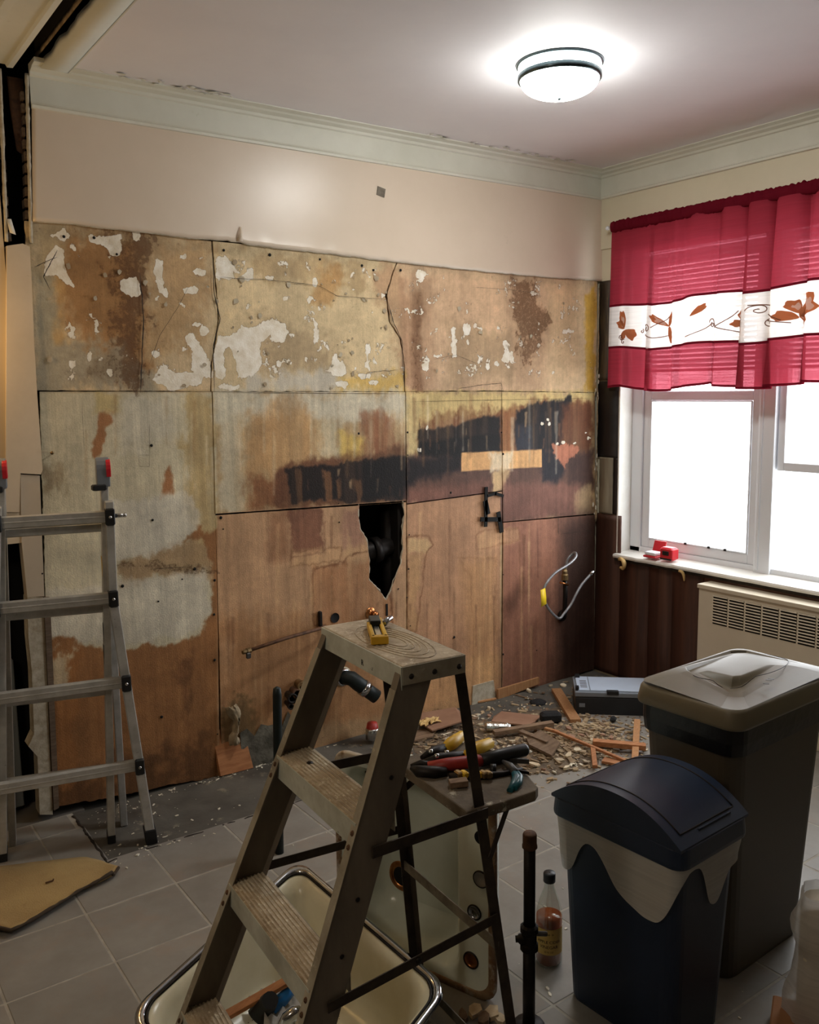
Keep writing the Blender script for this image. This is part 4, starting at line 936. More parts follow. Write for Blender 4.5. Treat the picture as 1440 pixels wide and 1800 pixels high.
# venetian blind behind the valance
vb = thing('venetian_blind', (.07, -1.17, 1.75), 'white horizontal slat blind half lowered behind the red curtain', 'blind')
b = MB(); b.box((.065, -1.17, 2.42), (.04, 1.94, .04)); obj('head_rail', b, 'window_white', vb)
b = MB(); b.box((.065, -1.17, 1.765), (.026, 1.94, .014)); obj('bottom_rail', b, 'window_white', vb)
sm = None
for k in range(24):
    z = 2.375-.0255*k; b = MB(); b.box((.065, -1.17, z), (.025, 1.94, .0012), R=[[.8, 0, .6], [0, 1, 0], [-.6, 0, .8]])
    if sm is None: sm = obj('slat', b, 'blind_white', vb); z0 = z
    else:
        o = sm.copy(); col.objects.link(o); o.location = sm.location + Vector((0, 0, z-z0))
# ================================================================== FIXTURES
# ---- ceiling lamp
lx, ly = -1.415, -1.09
lp = thing('ceiling_lamp', (lx, ly, CZ), 'round flush ceiling lamp glowing white with a dark chrome ring', 'ceiling lamp')
b = MB(); b.lathe([(.02, 0), (.158, 0), (.161, -.004), (.158, -.008), (.150, -.009), (.02, -.009)], (lx, ly, CZ), 48); obj('pan', b, 'lamp_ring', lp)
b = MB(); b.lathe([(.148, -.008), (.152, -.012), (.152, -.036), (.148, -.040)], (lx, ly, CZ), 48); obj('glass_band', b, 'lamp_band', lp)
b = MB(); b.lathe([(.146, -.036), (.154, -.038), (.154, -.056), (.149, -.060), (.141, -.058), (.141, -.040)], (lx, ly, CZ), 48); obj('ring', b, 'lamp_ring', lp)
b = MB(); b.lathe([(.144, -.058)]+[(.144*math.cos(a), -.058-.062*math.sin(a)) for a in np.linspace(.05, 1.5, 12)]+[(.004, -.1205)], (lx, ly, CZ), 48); obj('glass_dome', b, 'lamp_glass', lp)
b = MB(); b.lathe([(.0005, -.128), (.006, -.126), (.008, -.120), (.004, -.117)], (lx, ly, CZ), 12); obj('finial', b, 'lamp_ring', lp)

# ---- curtain valance on its rod
cv = thing('curtain_valance', (-.07, -1.2, 1.67), 'sheer red valance curtain with a white butterfly band over the window', 'curtain')
CY0, CY1 = -.150, -2.28
def csurf(y, z):
    s = (-y-.15)
    d = (2.55-z)/.88
    a = .012+.030*min(1, max(0, d))
    ph = 2*math.pi*s/.17 + 2.2*mnoise.noise((s*2.1, 0, 0)) + .8*mnoise.noise((s*6, 1, 0))
    w1 = math.sin(ph); k = .35 if s < .25 else 1.0
    k *= .55+.9*abs(mnoise.noise((s*1.7, 5, 0)))
    x = -.072 + a*k*(w1*.8+.35*math.sin(ph*2.1+1)) 
    g = max(0, min(1, (s-.38)/.2))*(.5+.5*abs(math.sin(s*4.3+.6))) + .5*math.exp(-((s-.30)/.05)**2)
    yy = y + (.010*d*k+.052*g*(.4+.6*d))*math.cos(ph) + (.012*d if s < .05 else 0); x -= .034*g*math.sin(ph)
    return np.array([x, yy, z])
def hemz(y, z):
    s = -y-.15
    return z + .012*math.sin(s*11+1)*(1 if z < 2.4 else .25) + .010*mnoise.noise((s*7, z*3, 0)) + (0.012*s/1.2 if z < 2.4 else 0)
def cpart(name, z0, z1, mat_, nz=14, dx=0.0, th=0):
    ys = np.linspace(CY0, CY1, 420); b = MB(); G = []
    for k in range(nz+1):
        t_ = k/nz; row = []
        for y in ys:
            za, zb = hemz(y, z0), hemz(y, z1); p = csurf(y, za+(zb-za)*t_); p[0] += dx; row.append(p)
        G.append(row)
    b.sheet(G); return obj(name, b, mat_, cv)
cpart('upper_fabric', 2.115, 2.53, 'red_sheer', 22)
cpart('white_band', 1.882, 2.118, 'white_sheer', 12, -.0015)
cpart('lower_fabric', 1.668, 1.886, 'red_sheer', 12)
for z in (2.118, 1.884, 1.672): cpart('hem', z-.006, z+.006, 'red_hem', 2, -.002)
# gathered rod pocket
b = MB(); G = []
ys = np.linspace(CY0, CY1, 520)
for k in range(17):
    a = 2*math.pi*k/16
    G.append([(-.07+(.018+.006*mnoise.noise((y*60, 0, 0)))*math.cos(a), y, 2.545+(.030+.006*mnoise.noise((y*55, 2, 0))+.004*mnoise.noise((y*120, a, 0)))*math.sin(a)+(.004*math.sin(y*150)*mnoise.noise((y*9, 3, 0)))) for y in ys])
b.sheet(G); obj('rod_pocket', b, 'red_hem', cv)
rd = thing('curtain_rod', (-.07, -1.2, 2.545), 'thin white curtain rod with a small knob at its left end', 'curtain rod')
b = MB(); b.tube([(-.07, -.13, 2.545), (-.07, -2.3, 2.545)], .006, 10); obj('rod', b, 'window_white', rd)
b = MB(); b.lathe([(.001, -.012), (.009, -.008), (.012, 0), (.009, .008), (.001, .012)], (-.07, -.118, 2.545), 14, axis=(0, 1, 0)); obj('knob', b, 'window_white', rd)
b = MB(); b.tube([(-.07, -.14, 2.545), (0.0, -.14, 2.545)], .005, 8); obj('bracket', b, 'window_white', rd)
# embroidery on the white band
def cpt(y, z, off=.004):
    p = csurf(y, z); p[0] -= off; return p
def wing(cy, cz, L_, W_, ang, name='butterfly_wing'):
    L_ *= 1.25; W_ *= 1.55
    b = MB(); pts = []; n_w = 26
    for k in range(n_w):
        a = 2*math.pi*k/n_w; r_ = 1+.07*math.sin(a*6)
        u = L_*(.5+.5*math.cos(a))*r_; v = W_*math.sin(a)*(.35+.65*(.5+.5*math.cos(a)))*r_
        y = cy-(u*math.cos(ang)-v*math.sin(ang)); z = cz+(u*math.sin(ang)+v*math.cos(ang)); pts.append(cpt(y, z))
    c = sum(pts)/len(pts); b.add([c]+pts, [(0, k+1, (k+1) % n_w+1) for k in range(n_w)]); return obj(name, b, 'embroidery', cv, solid=.001)
def swirl(pts, name='embroidered_swirl'):
    b = MB(); b.tube([cpt(y, z) for y, z in pts], .0024, 5); return obj(name, b, 'swirl_thread', cv)
def spiral(cy, cz, r, turns, a0, s=1): return [(cy+s*r*(1-k/40)*math.cos(a0+turns*6.28*k/40), cz+r*(1-k/40)*math.sin(a0+turns*6.28*k/40)) for k in range(36)]
wing(-.262, 2.0, .075, .022, 1.9); wing(-.262, 1.995, .055, .02, 2.5); wing(-.262, 1.985, .062, .026, -.5); wing(-.262, 1.985, .04, .015, -1.9)
swirl(spiral(-.235, 1.945, .02, 1.3, 0)); swirl(spiral(-.255, 1.925, .014, 1.2, 1, -1))
wing(-.53, 1.99, .085, .014, 2.5); wing(-.53, 1.99, .075, .018, -1.25); wing(-.53, 1.99, .06, .014, 1.2)
swirl(spiral(-.42, 1.985, .024, 1.5, .5)); swirl([(-.40-.15*t_, 1.955-.02*math.sin(t_*3)) for t_ in np.linspace(0, 1, 14)]); swirl(spiral(-.37, 1.975, .012, 1.2, 2)); swirl([(-.45-.08*math.sin(t_*1.5), 1.99+.05*t_) for t_ in np.linspace(0, 1, 12)])
wing(-.70, 2.03, .06, .012, .8)
swirl([(-.68-.26*t_, 1.955+.03*math.sin(t_*5-1)) for t_ in np.linspace(0, 1, 24)]); swirl(spiral(-.80, 1.985, .028, 1.5, .2)); swirl([(-.83-.10*t_, 1.97+.07*t_-.03*math.sin(t_*3)) for t_ in np.linspace(0, 1, 14)])
wing(-.955, 1.975, .05, .022, 1.6); wing(-.955, 1.97, .05, .02, .2); wing(-.955, 1.965, .04, .018, -1.2); wing(-.955, 1.97, .035, .015, 2.9)
swirl(spiral(-1.06, 2.03, .026, 1.5, 0)); swirl(spiral(-1.09, 1.965, .022, 1.5, 1.0, -1)); swirl([(-1.04-.16*t_, 2.055-.08*t_**2) for t_ in np.linspace(0, 1, 14)]); swirl([(-1.10-.12*t_, 2.0-.04*t_) for t_ in np.linspace(0, 1, 10)])
wing(-1.24, 1.99, .12, .045, .55); wing(-1.24, 1.99, .08, .03, -.3); wing(-1.24, 2.0, .05, .02, 1.9); wing(-1.24, 1.98, .05, .02, 2.8)
swirl(spiral(-1.42, 1.985, .028, 1.5, .5)); wing(-1.55, 1.98, .07, .025, 1.8)

# ---- radiator cover under the window
ra = thing('radiator_cover', (-.06, -1.4, 0), 'cream metal radiator cover with a louvred top grille under the window', 'radiator')
b = MB(); b.box((-.058, -1.425, .33), (.100, 1.235, .655)); obj('body', b, 'radiator', ra, bevel=.004)
b = MB(); b.box((-.060, -1.425, .667), (.112, 1.245, .022)); obj('top_lip', b, 'radiator', ra, bevel=.003)
y = -.893; k = 0
while y > -2.0:
    b = MB(); b.box((-.1075, y-.045, .560), (.002, .083, .148)); obj('grille_opening', b, 'black_void', ra)
    for q in range(10):
        z = .497+.0148*q; b = MB(); b.box((-.1105, y-.045, z), (.007, .084, .0055), R=[[.85, 0, .5], [0, 1, 0], [-.5, 0, .85]]); obj('louvre', b, 'radiator', ra)
    y -= .0925
b = MB(); b.box((-.110, -1.425, .24), (.004, 1.20, .004)); obj('seam_line', b, 'radiator', ra)

# ---- things on and under the sill
rb = thing('red_toolbox', (.01, -.43, .745), 'small open red plastic case on the window sill', 'case')
b = MB(); b.rbox((.00, -.425, .752), (.07, .085, .012), .003); obj('base', b, 'red_plastic', rb)
b = MB(); b.sheet([[(.035, -.385, .757), (.035, -.465, .757)], [(.060, -.385, .83), (.060, -.465, .83)]], .005, (1, 0, 0)); obj('lid', b, 'red_plastic', rb, bevel=.001)
b = MB(); b.rbox((.0, -.425, .768), (.06, .070, .020), .004); obj('insert', b, 'window_white', rb)
rc = thing('red_laser_level', (.01, -.52, .745), 'red plastic tool box with a dark latch on the window sill', 'tool')
b = MB(); b.rbox((.01, -.525, .78), (.06, .085, .07), .010); obj('body', b, 'red_plastic', rc)
b = MB(); b.rbox((-.022, -.525, .785), (.008, .04, .022), .002); obj('latch', b, 'black_plastic', rc)
b = MB(); b.rbox((-.019, -.525, .752), (.006, .075, .010), .002); obj('base_strip', b, 'black_plastic', rc)
b = MB(); pts = [(-.03, -.205, .70), (-.04, -.225, .715), (-.045, -.25, .71), (-.05, -.265, .695), (-.045, -.262, .67), (-.04, -.245, .655), (-.035, -.23, .665), (-.03, -.215, .655)]
b.tube(pts, [.008, .014, .012, .016, .010, .013, .009, .008], 8); tag(obj('foam_blob', b, 'foam', sub=1), 'cream lump of expanding foam hanging under the sill corner', 'foam')
b = MB(); pts = [(-.03, -.62, .70), (-.035, -.635, .71), (-.03, -.65, .70), (-.025, -.655, .67), (-.02, -.65, .65)]
b.tube(pts, [.006, .012, .010, .007, .004], 8); tag(obj('foam_blob', b, 'foam', sub=1), 'small foam lump under the sill below the red tool box', 'foam')

# ================================================================== PIPES ON THE BACK WALL
def wp(px_, py_, y=0.0): return at(px_, py_, 1, y)
cp = thing('copper_pipe', tuple(wp(500, 1125, -.05)), 'thin rusty pipe with a shut-off valve running out along the back wall', 'pipe')
a0, a1 = wp(436, 1144, -.09), wp(566, 1104, -.04)
b = MB(); b.tube([a0, (a0+a1)/2+np.array([0, 0, .004]), a1, wp(572, 1100, .02)], .008, 10); obj('pipe', b, 'rusty', cp)
b = MB(); d = (a0-a1)/np.linalg.norm(a0-a1); b.lathe([(.001, -.012), (.014, -.012), (.014, .006), (.011, .008), (.011, .022), (.009, .028), (.001, .028)], a0, 8, axis=d, smooth=False); obj('valve_body', b, 'brass_dirty', cp)
b = MB(); b.rbox(a0+d*.004+np.array([0, -.012, -.018]), (.022, .012, .026), .004); obj('valve_handle', b, 'grey_metal_pipe', cp)
b = MB(); c = wp(563, 1088, -.012); b.rbox(c, (.016, .02, .075), .004); tag(obj('pipe_clamp', b, 'iron_black'), 'short black iron strap standing off the wall above the thin pipe', 'bracket')
b = MB(); c = wp(589, 1086, -.003); b.lathe([(.0001, -.002), (.020, -.002), (.024, .001)], c, 20, axis=(0, -1, 0)); obj('pipe_hole', b, 'black_void', wall_back)
b = MB(); c = wp(652, 1078, -.004); b.lathe([(.030, 0), (.024, .006), (.013, .008), (.013, .035), (.017, .036), (.017, .048), (.001, .050)], c, 16, axis=(0, -1, 0)); tag(obj('pipe_stub', b, 'copper'), 'brass pipe stub sticking out of the wall above the stepladder top', 'pipe')
b = MB(); c = wp(680, 1072, -.002); b.box(c, (.010, .006, .06)); obj('wall_slot', b, 'black_void', wall_back)
# waste pipe elbow
dp = thing('drain_elbow', tuple(wp(625, 1200, -.08)), 'dark waste pipe elbow with silver clamps low on the back wall', 'pipe')
e0, e1, e2, e3 = wp(600, 1188, .01), wp(603, 1190, -.08), wp(630, 1202, -.13), wp(662, 1225, -.16)
b = MB(); b.tube([e0, e1, (e1+e2)/2+np.array([0, -.01, .012]), e2, (e2+e3)/2, e3], [.034, .034, .036, .036, .034, .034], 16); obj('elbow', b, 'iron_green', dp)
for q, dd in ((e1, e2-e0), (e2+(e3-e2)*.35, e3-e2)):
    b = MB(); b.lathe([(.034, -.014), (.040, -.014), (.040, .014), (.034, .014)], q, 18, axis=dd); obj('clamp', b, 'chrome', dp)
b = MB(); b.lathe([(.0362, -.02), (.047, -.015), (.049, 0), (.0362, .004)], e0+np.array([0, -.015, 0]), 18, axis=(0, -1, 0)); obj('wall_flange', b, 'broken_plaster', dp)
# stub cluster behind the rail
sc = thing('valve_cluster', tuple(wp(512, 1215, -.06)), 'cluster of rusty valve stubs low on the wall behind the stepladder rail', 'valve')
for x, y_, r_, m_ in ((508, 1222, .020, 'iron_black'), (516, 1214, .019, 'rusty'), (526, 1202, .022, 'brass_dirty'), (505, 1236, .012, 'iron_black')):
    c = wp(x, y_, -.02); b = MB(); b.lathe([(r_*.9, -.02), (r_, .05), (r_*1.2, .05), (r_*1.2, .075), (r_*.8, .075), (r_*.75, .04)], c, 14, axis=(-.25, -1, .1)); obj('stub', b, m_, sc)
# supply stop with flexible hose
fh = thing('supply_hose', tuple(wp(995, 1040, -.1)), 'looped grey braided supply hose with a yellow tag on a dark wall valve', 'hose')
y_ = -.10
b = MB(); b.tube([wp(991, 1084, -.012), wp(990, 1078, -.05), wp(993, 1070, y_), wp(994, 1040, y_), wp(993, 1018, y_)], .013, 10); obj('riser', b, 'iron_black', fh)
b = MB(); b.lathe([(.014, -.03), (.020, -.03), (.020, .0), (.016, .004), (.016, .02), (.010, .03), (.010, .04)], wp(993, 1010, y_), 10, axis=(0, 0, 1), smooth=False); obj('valve', b, 'brass_dirty', fh)
b = MB(); b.tube([wp(985, 1024, y_-.015), wp(999, 1028, y_-.02)], .006, 8); obj('valve_handle', b, 'copper', fh)
b = MB(); c = wp(988, 1082, -.01); b.lathe([(.001, 0), (.034, 0), (.030, .012), (.014, .016)], c, 18, axis=(0, -1, 0)); obj('wall_plate', b, 'iron_black', fh)
hp_ = [(994, 1005, y_), (997, 985, y_), (1006, 974, y_-.01), (1012, 972, y_-.03), (1012, 980, y_-.05), (1000, 992, y_-.06), (975, 1008, y_-.06), (958, 1030, y_-.06), (955, 1048, y_-.06), (962, 1066, y_-.05), (975, 1082, y_-.05), (984, 1087, y_-.05), (992, 1078, y_-.05), (1004, 1062, y_-.05), (1014, 1042, y_-.05), (1024, 1026, y_-.05), (1040, 1008, y_-.06)]
raw = [wp(*q) for q in hp_]; sm_ = []
for i in range(len(raw)-1):
    p0, p1, p2, p3 = raw[max(i-1, 0)], raw[i], raw[i+1], raw[min(i+2, len(raw)-1)]
    for t_ in np.linspace(0, 1, 6)[:-1]:
        sm_.append(.5*((2*p1)+(-p0+p2)*t_+(2*p0-5*p1+4*p2-p3)*t_**2+(-p0+3*p1-3*p2+p3)*t_**3))
sm_.append(raw[-1])
b = MB(); b.tube(sm_, .0075, 10); mat('hose_grey', L(150, 150, 152), L(120, 120, 122), .35, .5, scale=80); obj('hose', b, 'hose_grey', fh)
b = MB(); d = raw[-1]-raw[-2]; d /= np.linalg.norm(d); b.lathe([(.008, -.01), (.011, -.01), (.013, .018), (.009, .018), (.008, .0)], raw[-1], 12, axis=d); obj('hose_nut', b, 'chrome', fh)
c = wp(953, 1050, -.168); b = MB(); b.sheet([[c+np.array([-.026, -.016, .046]), c+np.array([.018, -.006, .050])], [c+np.array([-.030, -.026, 0]), c+np.array([.022, -.010, 0])], [c+np.array([-.026, -.022, -.046]), c+np.array([.028, -.006, -.040])]], .002, (0, 1, 0)); obj('tag', b, 'yellow_tag', fh)
# black tape/strap pieces on the wall
tp = thing('black_bracket', tuple(wp(868, 900, -.01)), 'bent black strap bracket fixed over a board joint on the back wall', 'bracket')
def bar(b, p, q, wd, th=.006): 
    p = np.array(p); q = np.array(q); d = q-p; d /= np.linalg.norm(d); n_ = np.cross(d, (0, 1, 0)); b.ext([(-wd/2, -th/2), (wd/2, -th/2), (wd/2, th/2), (-wd/2, th/2)], p, q, n_, (0, 1, 0))
for p, q, wd in (((855, 856), (854, 926), .020), ((856, 872), (872, 867), .016), ((870, 867), (885, 872), .016), ((845, 913), (880, 913), .024), ((876, 900), (882, 936), .026), ((853, 880), (858, 904), .030)):
    b = MB(); bar(b, wp(*p, -.012), wp(*q, -.012), wd); obj('strap', b, 'black_void', tp)
# torn cloth and concrete at the foot of the wall
b = MB(); G = []
for i in range(12):
    t_ = i/11; c = wp(404+14*t_+6*math.sin(t_*5), 1240+66*t_, -.02); wd = .050+.018*math.sin(t_*7+1)-.02*t_
    G.append([c+np.array([wd*(j/9-.5)+.008*mnoise.noise((i*.7, j*.5, 3)), -.028*math.sin(math.pi*j/9)-.016*mnoise.noise((i*.8, j*.9, 0)), .012*mnoise.noise((i*.5, j*.8, 6))]) for j in range(10)])
b.sheet(G, .004, (0, 1, 0)); o = obj('rag', b, 'cloth_rag'); tag(o, 'torn dirty beige rag stuffed in the wall hole above the leaning wood scrap', 'rag')
b = MB(); c = at(470, 1320, 1, -.03); G = []
for i in range(9):
    G.append([(c[0]-.12+.28*i/8, -.006-.025*(1-j/6)*(.6+.5*mnoise.noise((i*.6, j*.6, 2))), -.02+.24*j/6*(.75+.35*mnoise.noise((i*.8, 4, 0)))) for j in range(7)])
b.sheet(G); obj('rough_concrete', b, 'concrete_rough', wall_back)
sw = at(388, 1366, 2, -.01)
b = MB(); p0 = at(388, 1365, 2, -.008); p1 = at(446, 1350, 2, -.008)
up = np.array([-.012, .045, .20]); n_ = np.array([.1, -.97, .2]); n_ = n_/np.linalg.norm(n_)*.018
b.hexa([p0, p1, p1-n_, p0-n_, p0+up, p1+up+np.array([-.012, 0, -.01]), p1+up-n_+np.array([-.012, 0, -.01]), p0+up-n_]); tag(obj('wood_scrap', b, 'wood_orange', bevel=.002), 'short square board leaning on the wall base under the rag', 'wood')
# wood batten and pale patch at the base, right
b = MB(); q0, q1 = wp(873, 1228, -.012), wp(945, 1200, -.012); b.hexa([q0+np.array([0, 0, -.005]), q1+np.array([0, 0, -.005]), q1+np.array([0, -.014, -.005]), q0+np.array([0, -.014, -.005]), q0+np.array([0, 0, .055]), q1+np.array([0, 0, .035]), q1+np.array([0, -.014, .035]), q0+np.array([0, -.014, .055])])
tag(obj('batten', b, 'wood_raw', bevel=.001), 'pale wooden batten lying against the foot of the back wall', 'wood')
b = MB(); q = [wp(832, 1206, -.006), wp(868, 1196, -.006), wp(872, 1228, -.006), wp(856, 1236, -.006), (wp(830, 1240, -.006))]
b.loft([q, [p+np.array([0, .012, 0]) for p in q]], cap=True); obj('plaster_patch', b, 'broken_plaster', wall_back)

# ================================================================== ALUMINIUM MULTI-POSITION LADDER (left)
ml = thing('multi_ladder', (-3.15, -.28, 0), 'grey aluminium folding ladder with black hinges standing against the back wall', 'ladder')
RB, RT = np.array([-2.985, -.300, -.008]), np.array([-2.930, -.300, 1.36])
LB, LT = np.array([-3.352, -.215, .002]), np.array([-3.262, -.215, 1.37])
ux = RB-LB; ux[2] = 0; ux /= np.linalg.norm(ux); uy = np.array([-ux[1], ux[0], 0])
def rail(b, p, q, wx=.026, wy=.062): b.ext([(-wx/2, -wy/2), (wx/2, -wy/2), (wx/2, wy/2), (-wx/2, wy/2)], p, q, ux, uy)
for p, q in ((RB, RT), (LB, LT)):
    b = MB(); rail(b, p, q); r_ = obj('inner_rail', b, 'alu', ml, bevel=.002)
    b = MB(); d = (q-p)/np.linalg.norm(q-p); rail(b, p-d*.001, p+d*.03, .030, .066); obj('rail_foot', b, 'black_plastic', ml, bevel=.002)
def onr(z): t_ = z/1.36; return RB+(RT-RB)*t_
def onl(z): t_ = z/1.37; return LB+(LT-LB)*t_
# hinges with red locks
for T_, nm in ((RT, 1), (LT, 0)):
    b = MB(); prof = []
    for a in np.linspace(0, math.pi, 9): prof.append((.036*math.cos(a), .040*math.sin(a)))
    prof = [(.036, -.065)]+prof+[(-.036, -.065)]
    c = T_+np.array([0, 0, .055])
    b.ext([(x_, z_) for x_, z_ in prof], c-ux*.026, c+ux*.020, uy, (0, 0, 1)); h_ = obj('hinge', b, 'case_grey', ml, bevel=.003)
    b = MB(); c2 = c+ux*.020+np.array([0, 0, .005]); b.ext([(x_*.8, z_*.85) for x_, z_ in prof[1:-1]]+[(-.026, -.03), (.026, -.03)], c+ux*.008-uy*.012, c+ux*.024-uy*.012, uy, (0, 0, 1)); obj('lock_button', b, 'red_plastic', ml, bevel=.002)
    b = MB(); b.rbox(T_+np.array([0, 0, -.012])-ux*.020-uy*.03, (.050, .03, .022), .004); obj('hinge_collar', b, 'black_plastic', ml)
# outer section: straight then flared
off = -uy*.055
R1 = onr(1.30)+ux*.012+off; R2 = onr(.93)+ux*.020+off; R3 = np.array([-2.868, -.40, -.008])+ux*.004
L1 = onl(1.30)-ux*.012+off; L2 = onl(.93)-ux*.020+off; L3 = np.array([-3.47, -.28, .002])
for pts in ((R1, R2, R3), (L1, L2, L3)):
    b = MB(); rail(b, pts[0], pts[1], .030, .05); rail(b, pts[1], pts[2], .034, .05); obj('outer_rail', b, 'alu', ml, bevel=.003)
    b = MB(); d = (pts[1]-pts[2]); d /= np.linalg.norm(d); rail(b, pts[2]-d*.001, pts[2]+d*.055, .044, .062); obj('rubber_foot', b, 'black_plastic', ml, bevel=.004)
def outer(z, s):
    a, c = (R2, R3) if s > 0 else (L2, L3)
    if z > .93: a, c = (R1, R2) if s > 0 else (L1, L2)
    t_ = (z-a[2])/(c[2]-a[2]); return a+(c-a)*t_
rsec = [(-.016, -.018), (-.004, -.024), (.010, -.022), (.016, -.012), (.016, .012), (.010, .020), (-.004, .022), (-.016, .018)]
for z in (1.245, .945, .625, .300):
    p, q = outer(z, -1), outer(z, 1)
    b = MB(); d = (q-p)/np.linalg.norm(q-p); b.ext([(x_, y_) for x_, y_ in rsec], p, q, uy, (0, 0, 1)); b.ext([(-.0175, .000), (-.0165, .003), (-.0165, -.003)], p, q, uy, (0, 0, 1)); rg = obj('rung', b, 'alu', ml)
    for e, s in ((p, -1), (q, 1)):
        b = MB(); b.rbox(e-uy*.012, (.034, .048, .062), .005, R=np.stack([ux, uy, (0, 0, 1)], 1)); br = obj('rung_bracket', b, 'black_plastic', ml)
        b = MB(); b.lathe([(.001, .004), (.004, .0035), (.006, 0)], e-uy*.036, 12, axis=-uy); obj('rivet', b, 'steel', br)
    if z > 1.2:
        b = MB(); b.tube([q+ux*.015, q+ux*.052], [.008, .007], 10); b.lathe([(.007, 0), (.009, .002), (.007, .008), (.001, .010)], q+ux*.05, 12, axis=ux); obj('lock_pin', b, 'steel', ml)
# rear rungs of the inner section and rear legs
for z in (1.20, .90, .585, .285):
    p, q = onl(z), onr(z); b = MB(); b.ext([(x_*.8, y_*.7) for x_, y_ in rsec], p, q, uy, (0, 0, 1)); obj('inner_rung', b, 'alu', ml)
for p, q in ((np.array([-2.905, -.20, -.008]), RT+uy*.04), (np.array([-3.30, -.12, .0]), LT+uy*.04)):
    b = MB(); rail(b, p, q, .026, .05); obj('rear_rail', b, 'alu', ml, bevel=.002)
for z, c in ((1.05, 'yellow'), (.80, 'black_plastic'), (.72, 'black_plastic')):
    p = onr(z)-ux*.0135-uy*.008; b = MB(); b.box(p, (.0015, .022, .09), R=np.stack([ux, uy, (0, 0, 1)], 1)); obj('sticker', b, c, ml)

# ================================================================== STEPLADDER (foreground)
SX, SY, STH, SZ, SW, SD, SF, GF, SR, GR, STD, SH = -2.9147, -2.0087, -1.6463, 1.1427, .3631, .1491, .4095, .082, .1177, .0636, .085, .2908
U = np.array([math.cos(STH), math.sin(STH), 0]); V = np.array([-math.sin(STH), math.cos(STH), 0]); ZV = np.array([0, 0, 1.0])
def sp(u, v, z): return np.array([SX, SY, 0])+u*U+v*V+z*ZV
def fr(s, z): return sp(s*(SW/2-.004+(SZ-z)*GF), .004-(SZ-z)*SF, z)
def rr(s, z): return sp(s*(SW/2-.022+(SZ-z)*GR), SD-.016+(SZ-z)*SR, z)
st = thing('stepladder', tuple(sp(0, -.1, 0)), 'dusty aluminium stepladder with ridged treads standing in the foreground', 'stepladder')
# top cap
b = MB(); Rm = np.stack([U, V, ZV], 1)
def scap(b, u0, u1, v0, v1, z0, z1): b.hexa([sp(u0, v0, z0), sp(u1, v0, z0), sp(u1, v1, z0), sp(u0, v1, z0), sp(u0, v0, z1), sp(u1, v0, z1), sp(u1, v1, z1), sp(u0, v1, z1)])
b = MB(); scap(b, -SW/2, SW/2, 0, SD, SZ-.006, SZ); tc_ = obj('top_cap', b, 'tread_dirty', st, bevel=.003)
b = MB(); scap(b, -SW/2, SW/2, -.003, .0, SZ-.050, SZ-.002); obj('front_skirt', b, 'tread_skirt', st, bevel=.001)
b = MB(); scap(b, -SW/2, SW/2, SD, SD+.003, SZ-.040, SZ-.002); obj('back_skirt', b, 'dusty_alu', st, bevel=.001)
for s in (-1, 1):
    b = MB(); scap(b, s*SW/2-.0015, s*SW/2+.0015, 0, SD, SZ-.040, SZ-.002); sk = obj('side_skirt', b, 'dusty_alu', st, bevel=.001)
    for v_ in (.02, .075, .135):
        b = MB(); b.lathe([(.001, .004), (.004, .003), (.006, 0)], sp(s*(SW/2+.0015), v_, SZ-.024), 10, axis=U*s); obj('rivet', b, 'iron_black', sk)
for k, (a, c) in enumerate(((.15, .055), (.125, .045), (.10, .036), (.075, .027), (.05, .018))):
    b = MB(); pts = [sp(.02+a*.95*math.cos(t_), SD/2+c*1.05*math.sin(t_), SZ+.0002) for t_ in np.linspace(0, 2*math.pi, 40)]; b.tube(pts, .0016, 5); obj('cap_ridge', b, 'tread_dirty', st)
tb = text_mb('R', .018, sp(.02, -.0035, SZ-.040), U, ZV, .0003); obj('stamped_letter', tb, 'ink', st)
# rails: C sections
for s in (-1, 1):
    d = fr(s, 0)-fr(s, SZ-.045); d /= np.linalg.norm(d); xa = U*s; ya = np.cross(d, xa); ya = ya if ya @ V > 0 else -ya
    sec = [(0, 0), (0, .076), (-.022, .076), (-.022, .073), (-.003, .073), (-.003, .003), (-.022, .003), (-.022, 0)]
    b = MB(); b.ext(sec, fr(s, .004), fr(s, SZ-.008), xa, ya); rl = obj('front_rail', b, 'dusty_alu_brown', st, bevel=.0008)
    b = MB(); b.ext([(.001, -.0012), (.001, .0), (-.0225, .0), (-.0225, -.0012)], fr(s, .006), fr(s, SZ-.048), xa, ya); obj('rail_edge', b, 'dusty_alu', rl)
    b = MB(); b.ext([(.002, -.002), (.002, .080), (-.026, .080), (-.026, -.002)], fr(s, .0), fr(s, .035), xa, ya); obj('rail_shoe', b, 'black_plastic', rl)
    for z in (SZ-SH-.02, SZ-SH-.045, SZ-2*SH-.02, SZ-2*SH-.045, SZ-3*SH-.02):
        b = MB(); b.lathe([(.001, .003), (.004, .0025), (.006, 0)], fr(s, z)-U*s*.011-ya*.0014, 10, axis=-ya); obj('rivet', b, 'rusty', rl)
    for z in (SZ-.20, SZ-.52, SZ-.42):
        b = MB(); b.lathe([(.001, .002), (.0035, .0015), (.005, 0)], fr(s, z)+ya*.045+U*s*.001, 10, axis=U*s); obj('rail_bolt', b, 'iron_black', rl)
